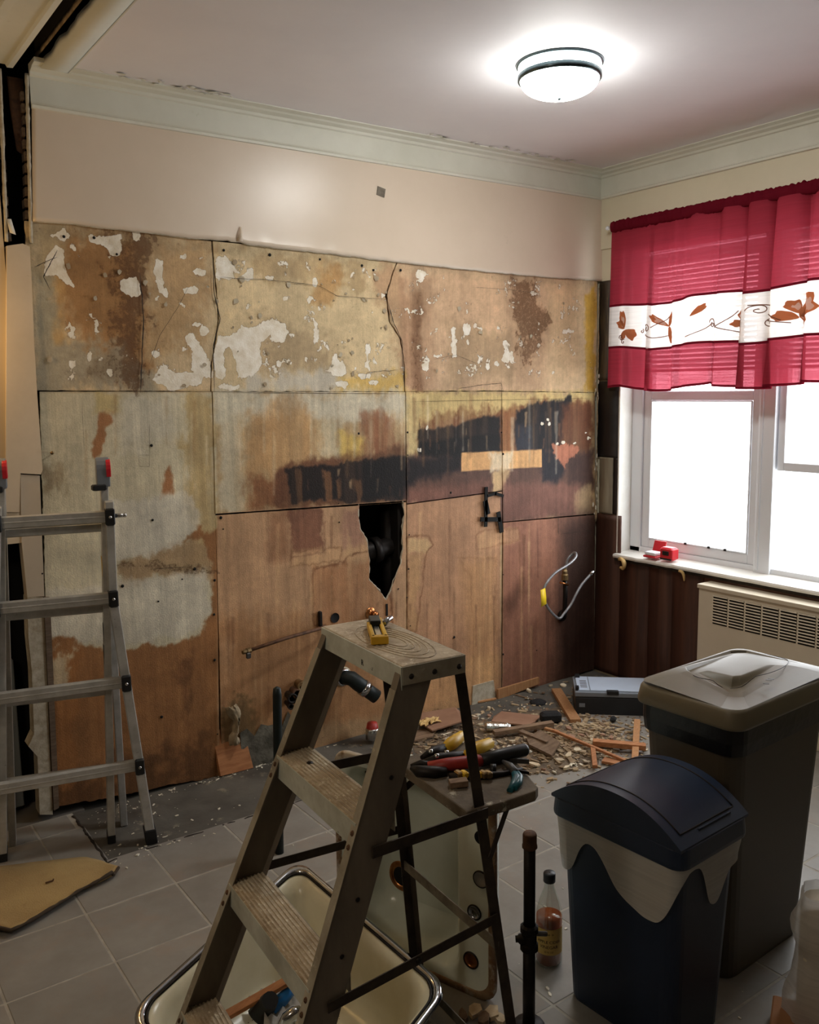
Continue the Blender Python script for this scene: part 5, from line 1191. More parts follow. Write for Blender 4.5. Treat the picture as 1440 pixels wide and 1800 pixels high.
# treads
for k in (1, 2, 3):
    z = SZ-k*SH; hw = SW/2-.010+(SZ-z)*GF; v0 = .002-(SZ-z)*SF
    b = MB(); scap(b, -hw, hw, v0, v0+STD, z-.004, z); sp_ = obj('step', b, 'tread_dirty', st)
    b = MB(); scap(b, -hw, hw, v0-.002, v0, z-.055, z); obj('step_front', b, 'tread_skirt', sp_, bevel=.001)
    b = MB(); scap(b, -hw, hw, v0+STD, v0+STD+.002, z-.040, z); obj('step_back', b, 'dusty_alu', sp_)
    b = MB()
    for q in range(9): scap(b, -hw, hw, v0+.004+q*.0092, v0+.008+q*.0092, z, z+.0022)
    obj('tread_ridges', b, 'tread_dirty', sp_)
b = MB(); c = sp(-.11, .045-SH*SF, SZ-SH+.002); b.lathe([(.001, .003), (.006, .002), (.008, 0)], c, 8); obj('dirt_spot', b, 'iron_black', st)
# rear rails, cross bars, spreaders
for s in (-1, 1):
    b = MB(); b.ext([(0, 0), (0, .026), (-.026, .026), (-.026, .023), (-.003, .023), (-.003, 0)], rr(s, .004), rr(s, SZ-.012), U*s, V); obj('rear_rail', b, 'dark_strap', st, bevel=.0008)
def sbar(name, p, q, wd, th, m_, upv=ZV):
    d = (q-p)/np.linalg.norm(q-p); x_ = upv-d*(upv@d); x_ /= np.linalg.norm(x_); y_ = np.cross(d, x_); b = MB()
    b.ext([(-wd/2, -th/2), (wd/2, -th/2), (wd/2, th/2), (-wd/2, th/2)], p, q, x_, y_); return obj(name, b, m_, st, bevel=.0008)
sbar('cross_bar', rr(-1, .475)+V*.01, rr(1, .475)+V*.01, .026, .003, 'grey_strap')
sbar('cross_bar', rr(-1, .14)+V*.01, rr(1, .14)+V*.01, .026, .003, 'grey_strap')
for s, za, zb in ((1, .52, .545), (-1, .57, .575)):
    a = fr(s, za)+V*.045+U*s*.004; c = rr(s, zb)+V*.015+U*s*.004
    sbar('spreader', a, c, .022, .003, 'dark_strap')
    b = MB(); b.lathe([(.001, .004), (.006, .003), (.007, 0)], (a+c)/2+U*s*.002, 10, axis=U*s); obj('spreader_rivet', b, 'iron_black', st)
# pail shelf folded out behind
SHZ = .800
b = MB(); outl = [(-.13, .155), (.186, .150), (.190, .25), (.186, .335), (.174, .352), (.04, .395), (-.10, .385), (-.13, .35)]
b.loft([[sp(u, v, SHZ-.026) for u, v in outl], [sp(u, v, SHZ) for u, v in outl]], cap=True); obj('pail_shelf', b, 'shelf_dirty', st, bevel=.004)
sbar('shelf_arm', fr(1, SHZ-.01)+V*.05+U*.003, sp(.192, .20, SHZ-.013), .024, .004, 'dark_strap')
sbar('shelf_arm', fr(-1, SHZ-.01)+V*.05-U*.003, sp(-.19, .20, SHZ-.013), .024, .004, 'dark_strap')
sbar('shelf_stay', sp(.170, .27, SHZ-.028), rr(1, .68)+V*.02, .016, .003, 'dark_strap')
sbar('shelf_stay', sp(-.12, .27, SHZ-.028), rr(-1, .68)+V*.02, .016, .003, 'dark_strap')

# ---- utility knife on the top cap
kn = thing('utility_knife', tuple(sp(-.03, .07, SZ+.002)), 'yellow and black snap-off utility knife on the stepladder top', 'knife')
ka, kb = at(656, 1093, 2, SZ+.008), at(668, 1128, 2, SZ+.008); kd = (kb-ka)/np.linalg.norm(kb-ka); kx = np.cross(kd, ZV)
ka = kb-kd*.155
def kbox(name, l0, l1, w0, w1, z0, z1, m_):
    b = MB(); b.hexa([ka+kd*l0+kx*w0+ZV*z0, ka+kd*l1+kx*w0+ZV*z0, ka+kd*l1+kx*w1+ZV*z0, ka+kd*l0+kx*w1+ZV*z0, ka+kd*l0+kx*w0+ZV*z1, ka+kd*l1+kx*w0+ZV*z1, ka+kd*l1+kx*w1+ZV*z1, ka+kd*l0+kx*w1+ZV*z1]); return obj(name, b, m_, kn, bevel=.002)
kbox('body', .0, .155, -.016, .016, -.006, .006, 'black_plastic'); kbox('side_rail', .03, .152, -.018, -.009, -.004, .012, 'yellow'); kbox('side_rail', .03, .152, .009, .018, -.004, .012, 'yellow')
kbox('blade_channel', .04, .15, -.006, .006, .006, .009, 'steel'); kbox('slider', .005, .055, -.012, .012, .006, .020, 'black_plastic'); kbox('nose', .140, .158, -.019, .019, -.006, .012, 'yellow'); kbox('grip', -.012, .02, -.02, -.012, -.004, .010, 'yellow')
b = MB(); b.tube([ka+kd*.03-kx*.022+ZV*.004, ka+kd*.01-kx*.030+ZV*.008, ka+kd*.0-kx*.042+ZV*.012], [.006, .007, .005], 8); obj('clip', b, 'chrome', kn)
# ================================================================== SINKS
# ---- cream basin lying under the stepladder
A_ = at(525, 1512, 2, .27); R_ = at(790, 1738, 2, .20); L_c = at(226, 1782, 2, .17); N_ = R_+L_c-A_; N_[2] = .115
def quad(s, t_): return A_*(1-s)*(1-t_)+R_*s*(1-t_)+L_c*(1-s)*t_+N_*s*t_
def qring(ins, r, z=None, dz=0.0, n=6, fl=None):
    out = []
    for x, y in rrect(.5-ins, .5-ins, r, n, .5, .5):
        p = quad(x, y)
        if z is not None: p[2] = z+(0 if fl is None else fl*(p[2]-.2))
        p = p+np.array([0, 0, dz]); out.append(p)
    return out
s1_ = thing('cream_sink', tuple((A_+R_+L_c+N_)/4*np.array([1, 1, 0])), 'cream enamel sink basin with a chrome rim lying under the stepladder', 'sink')
b = MB(); b.loft([qring(.16, .10, z=.0), qring(.09, .10, z=.02), qring(.05, .09, dz=-.03), qring(.012, .085, dz=-.004), qring(.045, .09, dz=-.003), qring(.075, .10, dz=-.03), qring(.115, .11, z=.05), qring(.15, .12, z=.024), qring(.22, .12, z=.018)], smooth=True)
n_ = len(b.v); m_ = len(qring(.1, .1)); b.f.append(tuple(range(n_-m_, n_))); b.sm.append(False); b.f.append(tuple(range(m_-1, -1, -1))); b.sm.append(False)
obj('basin', b, 'enamel_cream', s1_)
b = MB(); b.loft([qring(.012, .085, dz=-.010), qring(.0, .085, dz=-.008), qring(-.004, .085, dz=.0), qring(.004, .085, dz=.006), qring(.020, .085, dz=.006), qring(.028, .085, dz=.001), qring(.028, .085, dz=-.006)], smooth=True); obj('chrome_rim', b, 'chrome', s1_)
b = MB(); pts = qring(.033, .086, dz=.0); b.tube(pts+[pts[0]], .0035, 6); obj('rim_gap', b, 'iron_black', s1_)
b = MB()
for k in range(420):
    s, t_ = (random.gauss(.50, .14), random.gauss(.42, .16)) if k < 260 else (random.uniform(.2, .8), random.uniform(.2, .8))
    if not (.2 < s < .8 and .2 < t_ < .8): continue
    p = quad(s, t_); p[2] = .0195; r_ = random.uniform(.0015, .006); a0 = random.uniform(0, 6)
    b.add([p+np.array([r_*math.cos(a0+i*1.25)*random.uniform(.4, 1), r_*math.sin(a0+i*1.25)*random.uniform(.4, 1), random.uniform(0, .002)]) for i in range(5)], [(0, 1, 2, 3, 4)])
o = obj('dirt_crumbs', b, 'grime', s1_); o['kind'] = 'stuff'
# contents
def plank(name, p, q, wd, th, m_, label, cat='wood', up=(0, 0, 1), group=None, bev=.0015, taper=1.0, parent=None):
    p = np.array(p, float); q = np.array(q, float); d = q-p; d /= np.linalg.norm(d); up = np.array(up, float); n_ = up-d*(up@d); n_ /= np.linalg.norm(n_); x_ = np.cross(d, n_)
    b = MB(); b.loft([[p+x_*a*wd/2+n_*c*th/2 for a, c in ((-1, -1), (1, -1), (1, 1), (-1, 1))], [q+x_*a*wd*taper/2+n_*c*th/2 for a, c in ((-1, -1), (1, -1), (1, 1), (-1, 1))]], cap=True)
    o = obj(name, b, m_, parent, bevel=bev)
    if parent is None: tag(o, label, cat, group)
    return o
plank('wood_strip', at(372, 1800, 2, .05), at(510, 1722, 2, .12), .030, .012, 'wood_orange', 'orange wooden strip lying inside the cream sink')
b = MB(); c = at(450, 1790, 2, .05); b.tube([c, at(470, 1765, 2, .08), at(475, 1758, 2, .11)], [.028, .026, .022], 12); tag(obj('black_tool_handle', b, 'black_plastic'), 'black rubber handle lying in the cream sink beside the wooden strip', 'handle')
b = MB(); pts = [at(478, 1775, 2, .06), at(488, 1764, 2, .07), at(498, 1755, 2, .08), at(510, 1740, 2, .09)]; b.tube(pts, [.016, .02, .018, .017], 10); o = tag(obj('blue_grip', b, 'blue_plastic'), 'bright blue plastic grip lying in the cream sink', 'tool grip')
def crumple(name, c, size, m_, label, cat, seed=0, flat=.3, parent=None, n=14):
    c = np.array(c, float); b = MB(); G = []
    for i in range(n):
        row = []
        for j in range(n):
            x = (i/(n-1)-.5)*size[0]; y = (j/(n-1)-.5)*size[1]
            k1 = mnoise.noise((i*.45+seed, j*.45, seed)); k2 = mnoise.noise((i*.9+seed, j*.9, seed+5))
            row.append(c+np.array([x+.02*k2, y+.02*k1, size[2]*(.5+.5*k1+.4*k2)]))
        G.append(row)
    b.sheet(G, .0006); o = obj(name, b, m_, parent)
    if parent is None: tag(o, label, cat)
    return o
crumple('plastic_bag', at(500, 1785, 2, .03), (.14, .16, .06), 'clear_bag', 'crumpled clear plastic bag in the cream sink', 'bag', 3)
b = MB(); pts = [at(496, 1808, 2, .08), at(505, 1790, 2, .10), at(518, 1780, 2, .115), at(528, 1776, 2, .115)]; b.tube(pts, [.016, .017, .016, .012], 12); tag(obj('chrome_spout', b, 'chrome'), 'short chrome faucet spout lying in the cream sink', 'faucet')

# ---- pale enamel sink standing on end
HB = np.array([-2.425, -1.885, -.002]); HH = np.array([-.327, .945, 0]); HH /= np.linalg.norm(HH); HN = np.array([-.945, -.327, 0]); HN /= np.linalg.norm(HN)
HW, HT = .56, .615
def s2p(h, z, d=0.0): return HB+HH*h+ZV*z-HN*d     # d: depth behind the face
def onface(px_, py_, d=0.0):
    dr = AF+AR*(px_-720)/FPX+AU*(900-py_)/FPX; P0 = s2p(0, 0, d); t_ = ((P0-CP)@HN)/(dr@HN); q = CP+t_*dr-HB
    return q@HH, q[2]
s2_ = thing('upright_sink', tuple(s2p(HW/2, 0, .08)), 'pale enamel sink with faucet holes and copper drain standing on end', 'sink')
def r2(h0, h1, z0, z1, r, d, n=5): return [s2p(x, y, d) for x, y in rrect((h1-h0)/2, (z1-z0)/2, r, n, (h0+h1)/2, (z0+z1)/2)]
b = MB(); b.loft([r2(.10, .50, .06, .56, .05, .20), r2(.06, .54, .03, .585, .05, .06), r2(.004, HW-.004, .004, HT-.004, .045, .018), r2(.0, HW, .0, HT, .05, .012)], smooth=True)
b.loft([r2(.012, HW-.012, .012, HT-.012, .045, .002), r2(.020, HW-.02, .02, HT-.02, .045, .004), r2(.115, HW-.035, .040, HT-.035, .05, .006), r2(.130, HW-.045, .052, HT-.045, .05, .022), r2(.150, HW-.06, .07, HT-.06, .06, .13), r2(.175, HW-.09, .10, HT-.09, .06, .165)], smooth=True)
n_ = len(b.v); m_ = 24; b.f.append(tuple(range(n_-m_, n_))); b.sm.append(False)
obj('basin', b, 'enamel_pale', s2_)
b = MB(); b.loft([r2(0, HW, 0, HT, .05, .016), r2(-.002, HW+.002, -.0, HT+.002, .05, .006), r2(.003, HW-.003, .003, HT-.003, .048, -.001), r2(.020, HW-.02, .02, HT-.02, .045, .001), r2(.022, HW-.022, .022, HT-.022, .045, .006)], smooth=True); obj('rusty_rim', b, 'rust_rim', s2_)
h_, z_ = onface(707, 1540, .165); c = s2p(h_, z_, .163)
b = MB(); b.lathe([(.030, -.002), (.033, .004), (.045, .005), (.050, .0)], c, 28, axis=HN); dr_ = obj('drain_ring', b, 'copper', s2_)
b = MB(); b.lathe([(.0005, .001), (.031, .001)], c, 24, axis=HN); obj('drain_hole', b, 'black_void', dr_)
for (px_, py_, r_, m_, nm) in ((846, 1546, .022, 'tile', 'faucet_hole'), (868, 1480, .017, 'black_void', 'faucet_hole'), (834, 1604, .020, 'chrome', 'hole_cover'), (828, 1688, .022, 'copper', 'hole_cover')):
    h_, z_ = onface(px_, py_, .004); c = s2p(max(.045, min(.09, h_)), z_, .005); b = MB()
    b.lathe([(.0005, .003), (r_*.8, .002), (r_*.82, .004), (r_, .003), (r_*1.06, -.001)], c, 24, axis=HN); o = obj(nm, b, m_, s2_)
    b = MB(); b.lathe([(r_*.95, .0), (r_*1.0, .004), (r_*1.12, .003), (r_*1.15, -.001)], c, 24, axis=HN); obj('hole_rim', b, 'iron_black', o)
h_, z_ = onface(632, 1372, .06); b = MB(); b.lathe([(.021, -.05), (.026, -.05), (.026, .02), (.021, .02), (.020, -.04), (.001, -.04)], s2p(h_, z_, .10), 20, axis=HN); obj('tail_pipe', b, 'black_plastic', s2_)

# ================================================================== BINS
def rloft(b, specs, cx, cy, rz, n=5, smooth=False):
    rings = []
    for hx, hy, r, z in specs: rings.append([(cx+x*math.cos(rz)-y*math.sin(rz), cy+x*math.sin(rz)+y*math.cos(rz), z) for x, y in rrect(hx, hy, r, n)])
    return b.loft(rings, cap=True, smooth=smooth)
def height_lid(b, hx, hy, r, cx, cy, rz, H, rings=10, n=8, smooth=True):
    RR = []
    for k in range(rings+1):
        s = 1-k/rings*.985
        RR.append([(cx+x*math.cos(rz)-y*math.sin(rz), cy+x*math.sin(rz)+y*math.cos(rz), H(x, y)) for x, y in [(x*s, y*s) for x, y in rrect(hx, hy, r, n)]])
    b.loft(RR, smooth=smooth); m = len(RR[0]); nn = len(b.v); b.f.append(tuple(range(nn-m, nn))); b.sm.append(smooth); return b
# tan bin
tx_, ty_, trz = -1.640, -2.072, .04
tb_ = thing('tan_trash_bin', (tx_, ty_, 0), 'tall tan plastic trash bin with a swing lid and black liner', 'trash bin')
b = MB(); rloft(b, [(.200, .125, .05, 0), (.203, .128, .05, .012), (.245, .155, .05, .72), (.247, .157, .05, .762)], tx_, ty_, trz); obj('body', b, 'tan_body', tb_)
b = MB(); rloft(b, [(.244, .154, .05, .688), (.2525, .162, .05, .690), (.256, .165, .05, .726), (.256, .165, .05, .780), (.23, .14, .05, .784)], tx_, ty_, trz, smooth=False); obj('black_liner', b, 'black_bag', tb_)
TLX, TLY = .266, .173
def tanH(x, y):
    ex = abs(x)/TLX; ey = abs(y)/TLY
    d = max(0, 1-(ex**2.6)); e_ = max(0, 1-ey**4)
    h = .826+.036*d*e_+.006*e_
    q = math.hypot((x-.035)/.200, (y-.018)/.122)                      # sunk oval flap
    h -= .013*sstep(np.array((1.0-q)/.07)).item()*max(0, .62+.42*((y-.018)/.122)-.30*((x-.035)/.200))
    f = math.hypot((x+.235)/.20, (y+.12)/.12); h -= .030*sstep(np.array((1-f)/.22)).item()   # scooped grip at the near corner
    return max(h, .8258)
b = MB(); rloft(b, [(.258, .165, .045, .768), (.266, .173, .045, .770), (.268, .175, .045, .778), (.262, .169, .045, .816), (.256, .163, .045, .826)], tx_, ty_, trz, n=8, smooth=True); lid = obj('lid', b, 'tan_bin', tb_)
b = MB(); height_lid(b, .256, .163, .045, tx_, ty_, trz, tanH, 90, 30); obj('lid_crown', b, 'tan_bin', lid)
def lidpt(x, y, dz=0): return (tx_+x*math.cos(trz)-y*math.sin(trz), ty_+x*math.sin(trz)+y*math.cos(trz), tanH(x, y)+dz)
b = MB(); pts = [lidpt(.035+.193*math.cos(a), .018+.116*math.sin(a), .0003) for a in np.linspace(0, 2*math.pi, 70)]; b.tube(pts, .0010, 6); obj('flap_gap', b, 'iron_black', lid)
b = MB()
for k in range(3): b.box(lidpt(-.05+.012*k, -.122, .0), (.006, .016, .001), rz=trz+.5)
obj('moulded_mark', b, 'tan_body', lid)
# navy bin
nx_, ny_, nrz = -2.105, -2.130, .06
nb = thing('navy_trash_bin', (nx_, ny_, 0), 'navy blue plastic trash bin with an arched lid and white liner', 'trash bin')
b = MB(); rloft(b, [(.112, .165, .04, 0), (.115, .168, .04, .012), (.134, .188, .04, .50), (.136, .190, .04, .545)], nx_, ny_, nrz); obj('body', b, 'navy_plastic', nb)
NLX, NLY = .150, .207
def navH(x, y): return .590+.078*max(0, 1-(abs(y)/NLY)**2.2)
b = MB(); rloft(b, [(.146, .203, .035, .535), (.152, .209, .035, .537), (.153, .210, .035, .548), (.150, .207, .035, .588)], nx_, ny_, nrz, n=6, smooth=False); nl = obj('lid', b, 'navy_plastic', nb, bevel=.003)
def nlp(x, y, dz=0): return (nx_+x*math.cos(nrz)-y*math.sin(nrz), ny_+x*math.sin(nrz)+y*math.cos(nrz), navH(x, y)+dz)
G = [[nlp(NLX*(-1+2*i/16)*.985, NLY*(-1+2*j/24)*.985, 0) for j in range(25)] for i in range(17)]
b = MB(); b.sheet(G); 
bd = [(0, j) for j in range(25)]; 
for e in ([G[0][j] for j in range(25)], [G[16][j] for j in range(25)]): b.sheet([e, [(p[0], p[1], .585) for p in e]], smooth=False)
for e in ([G[i][0] for i in range(17)], [G[i][24] for i in range(17)]): b.sheet([e, [(p[0], p[1], .585) for p in e]], smooth=False)
obj('arched_top', b, 'navy_plastic', nl, bevel=.006)
b = MB()
for x in (-.115, .115): b.tube([nlp(x, NLY*(-.86+1.72*k/20), .0005) for k in range(21)], .0022, 6)
for y in (-.178, .178): b.tube([nlp(-.115+.23*k/10, y, .0005) for k in range(11)], .0022, 6)
obj('panel_groove', b, 'iron_black', nl)
b = MB(); b.tube([nlp(-.05+.14*k/8, -.186, .0015) for k in range(9)], .003, 6); obj('raised_line', b, 'navy_plastic', nl)
# white liner hanging in lobes over the rim (perimeter runs from the left corner round the two visible sides and back)
per = []; hx, hy = .1445, .200
for x, y in rrect(hx, hy, .035, 8): per.append((x, y))
per = np.array(per+[per[0]]); sl = np.r_[0, np.cumsum(np.linalg.norm(np.diff(per, axis=0), axis=1))]
def perp(s): s = s % sl[-1]; return np.array([np.interp(s, sl, per[:, 0]), np.interp(s, sl, per[:, 1])])
# arc lengths: start of left side (x=-hx, y=+hy) and its end
iL = np.argmin((per[:, 0]+hx)**2+(per[:, 1]-hy)**2); sL = sl[iL]
prof = [(-.25, .10), (-.10, .06), (-.03, .12), (.0, .155), (.05, .15), (.085, .055), (.12, .04), (.15, .06), (.185, .12), (.23, .155), (.30, .175), (.345, .165), (.375, .10), (.40, .03), (.44, .015), (.48, .03), (.51, .12), (.545, .165), (.575, .14), (.60, .08), (.70, .05), (.85, .08), (1.0, .10)]
ps, pd = zip(*prof); b = MB(); G = [[], [], [], [], []]
for k in range(161):
    s = -.25+1.25*k/160; q = perp(sL+s); dn = sum(np.interp(s+o_, ps, pd) for o_ in (-.018, -.009, 0, .009, .018))/5
    nn = q/np.array([hx, hy]); nn = nn/np.linalg.norm(nn)
    for i in range(5):
        t_ = i/4; z = .538-dn*t_; off = .004+.003*mnoise.noise((s*22, t_*2, 0))-.004*t_
        x, y = q+nn*off; tp_ = .012*t_*dn/.17
        x -= tp_*np.sign(nn[0])*abs(nn[0]); y -= tp_*np.sign(nn[1])*abs(nn[1])
        G[i].append((nx_+x*math.cos(nrz)-y*math.sin(nrz), ny_+x*math.sin(nrz)+y*math.cos(nrz), z))
b.sheet(G); obj('white_liner', b, 'white_bag', nb)

# ================================================================== BOTTLE, PIPES
bx, by = -2.170, -1.835
bt = thing('vinegar_bottle', (bx, by, 0), 'glass vinegar bottle with a black cap on the floor by the navy bin', 'bottle')
prof = [(.001, .003), (.034, .003), (.039, .010), (.039, .150), (.037, .165), (.028, .200), (.017, .232), (.014, .245), (.014, .262)]
b = MB(); b.lathe(prof, (bx, by, 0), 28); obj('glass', b, 'bottle_glass', bt)
b = MB(); b.lathe([(.001, .005), (.0335, .006), (.0375, .012), (.0375, .150), (.001, .150)], (bx, by, 0), 28); obj('vinegar', b, 'vinegar', bt)
b = MB(); b.lathe([(.001, .282), (.0165, .282), (.018, .278), (.018, .256), (.0165, .254)], (bx, by, 0), 20); obj('cap', b, 'black_plastic', bt)
ca_ = math.atan2(CP[1]-by, CP[0]-bx)
b = MB(); G = [[(bx+.0397*math.cos(ca_+a), by+.0397*math.sin(ca_+a), z) for a in np.linspace(-1.25, 1.25, 20)] for z in (.045, .125)]; b.sheet(G); lb = obj('paper_label', b, 'label_yellow', bt)
for k, (tx, sz, z) in enumerate((('APPLE CIDER', .0125, .082), ('VINEGAR', .0135, .066), ('* * *', .016, .102), ('32 FL OZ', .007, .053))):
    t0 = text_mb(tx, sz, (0, 0, 0), (1, 0, 0), (0, 1, 0), .0002); b = MB()
    b.add([(bx+.0402*math.cos(ca_+p[0]/.0402), by+.0402*math.sin(ca_+p[0]/.0402), z+p[1]) for p in t0.v], t0.f); obj('label_print', b, 'ink', lb)
px0 = np.array([-2.400, -1.995, 0])
sp_ = thing('standpipe', tuple(px0), 'black iron gas pipe with a valve and cap standing by the blue bin', 'pipe')
b = MB(); b.tube([px0, px0+ZV*.24], .0165, 14); b.tube([px0+ZV*.24, px0+ZV*.53], .0155, 14); obj('pipe', b, 'iron_black', sp_)
b = MB(); b.lathe([(.017, .502), (.020, .505), (.020, .512), (.0185, .514), (.0185, .540), (.016, .545), (.001, .545)], px0, 14); obj('cap', b, 'rusty', sp_)
b = MB(); b.lathe([(.017, .215), (.024, .22), (.024, .235), (.020, .24), (.020, .265), (.024, .27), (.024, .285), (.017, .29)], px0, 12, smooth=False); b.lathe([(.014, 0), (.014, .026), (.009, .03), (.009, .036), (.001, .036)], px0+np.array([0, 0, .25]), 10, axis=(-.75, .65, -.1)); obj('valve', b, 'iron_black', sp_)
b = MB(); b.rbox(px0+np.array([.022, -.02, .265]), (.036, .008, .014), .003, rz=-.7); obj('valve_key', b, 'grey_metal_pipe', sp_)
b = MB(); b.lathe([(.001, .006), (.040, .006), (.044, 0)], px0, 16); obj('floor_flange', b, 'iron_black', sp_)
g0 = np.array([-2.52, -.79, 0]); b = MB(); b.tube([g0, g0+np.array([.006, 0, .3]), g0+np.array([.014, 0, .60]), g0+np.array([.014, 0, .625]), g0+np.array([.014, 0, .632])], [.0165, .0165, .0165, .014, .003], 14)
tag(obj('gas_stub_pipe', b, 'iron_green'), 'dark green capped pipe rising from the floor behind the stepladder', 'pipe')

# ================================================================== TOOL CASE, RUG, WRAPPED ROLL
FL = np.array([-.635, -.460, -.012]); dF = np.array([.735, -.678, 0]); dF /= np.linalg.norm(dF); dS = np.array([.678, .735, 0]); dS /= np.linalg.norm(dS)
cs = thing('tool_case', tuple(FL+dF*.2+dS*.12), 'black plastic tool case with a pale clear top lying by the radiator', 'tool case')
def cbox(name, f0, f1, s0, s1, z0, z1, m_, bev=.004, parent=None):
    b = MB(); b.hexa([FL+dF*f+dS*s+ZV*z for z in (z0, z1) for f, s in ((f0, s0), (f1, s0), (f1, s1), (f0, s1))]); return obj(name, b, m_, parent or cs, bevel=bev)
cbox('body', 0, .44, 0, .25, 0, .105, 'case_black', .008); cbox('grey_band', -.002, .442, -.002, .252, .105, .130, 'case_grey', .004); cbox('clear_top', .012, .428, .02, .24, .130, .136, 'case_lid', .002)
for f in (.01, .40): cbox('hinge', f, f+.025, .215, .245, .13, .150, 'black_plastic', .002)
cbox('latch', .16, .22, -.006, .02, .120, .140, 'black_plastic', .002); cbox('latch', .002, .02, .02, .05, .13, .15, 'black_plastic', .002)
cbox('divider', .075, .079, .02, .24, .136, .138, 'case_grey', .0005)
cbox('embossed_mark', .02, .05, -.0015, .0, .05, .07, 'case_grey', 0)
for k in range(5): cbox('printed_line', .03, .065, .06+.025*k, .07+.025*k, .1361, .1364, 'dark_ink', 0)
b = MB(); c = FL+dF*.05+dS*.31; pts = [c+np.array([-.05, .0, .03]), c+np.array([-.01, .01, .05]), c+np.array([.03, -.02, .045]), c+np.array([.08, -.05, .05]), c+np.array([.12, -.09, .03])]
b.tube(pts, [.02, .03, .022, .028, .012], 9); tag(obj('foam_blob', b, 'foam', sub=1), 'yellow foam lump on the floor behind the tool case', 'foam')
# tan carpet-pad piece, curled front edge
rp = [(-60, 1528), (0, 1527), (60, 1520), (150, 1511), (180, 1518), (209, 1532), (198, 1548), (150, 1570), (128, 1584), (100, 1602), (60, 1626), (20, 1647), (0, 1642), (-80, 1650)]
q = [at(x, y, 2, .0) for x, y in rp]
rg = thing('carpet_scrap', tuple(at(80, 1570, 2, 0)), 'tan carpet padding scrap with a dark curled edge on the tiles', 'carpet')
n = 26; top_e = resample_pts = None
def rs(pts, n):
    pts = np.array(pts); d = np.r_[0, np.cumsum(np.linalg.norm(np.diff(pts, axis=0), axis=1))]; d /= d[-1]; t_ = np.linspace(0, 1, n); return np.stack([np.interp(t_, d, pts[:, k]) for k in range(3)], 1)
e1 = rs(q[0:6], n); e2 = rs(q[:5:-1], n)
G = []
for j in range(13):
    t_ = j/12; row = []
    for i in range(n):
        p = e1[i]*(1-t_)+e2[i]*t_; p[2] = .002+.003*mnoise.noise((p[0]*9, p[1]*9, 0))+.016*max(0, (t_-.75)/.25)**2+(.014*max(0, (i/n-.85)/.15)); row.append(p)
    G.append(row)
b = MB(); b.sheet(G, .009); obj('pad', b, 'rug', rg)
b = MB(); pts = [p+np.array([0, 0, .004]) for p in G[12]]+[G[j][n-1]+np.array([0, 0, .004]) for j in range(11, -1, -1)]
b.tube(pts, [.006+.003*mnoise.noise((p[0]*40, p[1]*40, 0)) for p in pts], 6); obj('dark_edge', b, 'rug_edge', rg)
# cardboard and plastic-wrapped roll at the lower right corner
c = at(1410, 1835, 2, .05); b = MB(); b.rbox((c[0]+.03, c[1]-.02, .026), (.30, .22, .05), .004, rz=.5); tag(obj('cardboard_sheet', b, 'cardboard'), 'brown cardboard piece on the floor at the lower right edge', 'cardboard')
wr_ = thing('wrapped_roll', (c[0]+.10, c[1]+.06, .055), 'roll wrapped in crinkled clear plastic at the lower right edge', 'roll')
rc_ = np.array([c[0]+.135, c[1]+.035, 0])
b = MB(); b.lathe([(.001, .056), (.05, .056), (.055, .065), (.055, .36), (.05, .37), (.001, .37)], rc_, 20); obj('roll', b, 'paper_white', wr_)
b = MB(); RR = []
for k in range(22):
    z = .053+.34*k/21; RR.append([rc_+np.array([math.cos(a), math.sin(a), 0])*(.064+.016*mnoise.noise((math.cos(a)*2, math.sin(a)*2, z*16))+.010*math.sin(k*.5)*(k/21)+.02*(1-k/21)**2)+np.array([0, 0, z+.004*mnoise.noise((a*3, z*9, 1))]) for a in np.linspace(0, 2*math.pi, 29)[:-1]])
b.loft(RR, smooth=True); obj('plastic_wrap', b, 'clear_bag', wr_)

# ================================================================== TOOLS ON THE PAIL SHELF
def sh_(px_, py_, dz=.012): return at(px_, py_, 2, SHZ+dz)
pr = thing('bypass_cutter', tuple(sh_(800, 1320)), 'cutters with two yellow handles and black jaws on the pail shelf', 'cutters')
for pts, nm, m_, r_ in (([sh_(780, 1318), sh_(795, 1306), sh_(812, 1293)], 'handle', 'yellow', [.012, .017, .013]), ([sh_(815, 1330), sh_(838, 1316), sh_(862, 1306)], 'handle', 'yellow', [.010, .017, .014]),
                        ([sh_(742, 1332), sh_(762, 1322), sh_(782, 1316)], 'jaw', 'iron_black', [.006, .014, .013]), ([sh_(744, 1340), sh_(775, 1333), sh_(815, 1328)], 'jaw', 'iron_black', [.006, .014, .011])):
    b = MB(); b.tube(pts, r_, 10); obj(nm, b, m_, pr)
for x, y in ((757, 1328), (768, 1336), (785, 1330)):
    b = MB(); b.lathe([(.001, .016), (.005, .015), (.006, .008)], sh_(x, y, .012), 10); obj('pivot_bolt', b, 'steel', pr)
pw = thing('pipe_wrench', tuple(sh_(820, 1345)), 'red pipe wrench with a long black handle on the pail shelf', 'wrench')
b = MB(); b.tube([sh_(752, 1348, .012), sh_(790, 1344, .016), sh_(835, 1338, .018), sh_(852, 1336, .018)], [.012, .016, .015, .013], 10); obj('red_body', b, 'red_tool', pw)
b = MB(); b.tube([sh_(845, 1337, .018), sh_(880, 1328, .018), sh_(922, 1318, .018), sh_(926, 1317, .018)], [.015, .016, .016, .012], 12); obj('black_handle', b, 'black_plastic', pw)
b = MB(); b.tube([sh_(724, 1350, .010), sh_(735, 1356, .010), sh_(765, 1358, .010), sh_(785, 1356, .010)], [.006, .014, .015, .010], 10); obj('hook_jaw', b, 'iron_black', pw)
b = MB(); b.tube([sh_(722, 1346, .012), sh_(740, 1341, .016), sh_(762, 1346, .016)], [.004, .008, .008], 8); obj('heel_jaw', b, 'iron_black', pw)
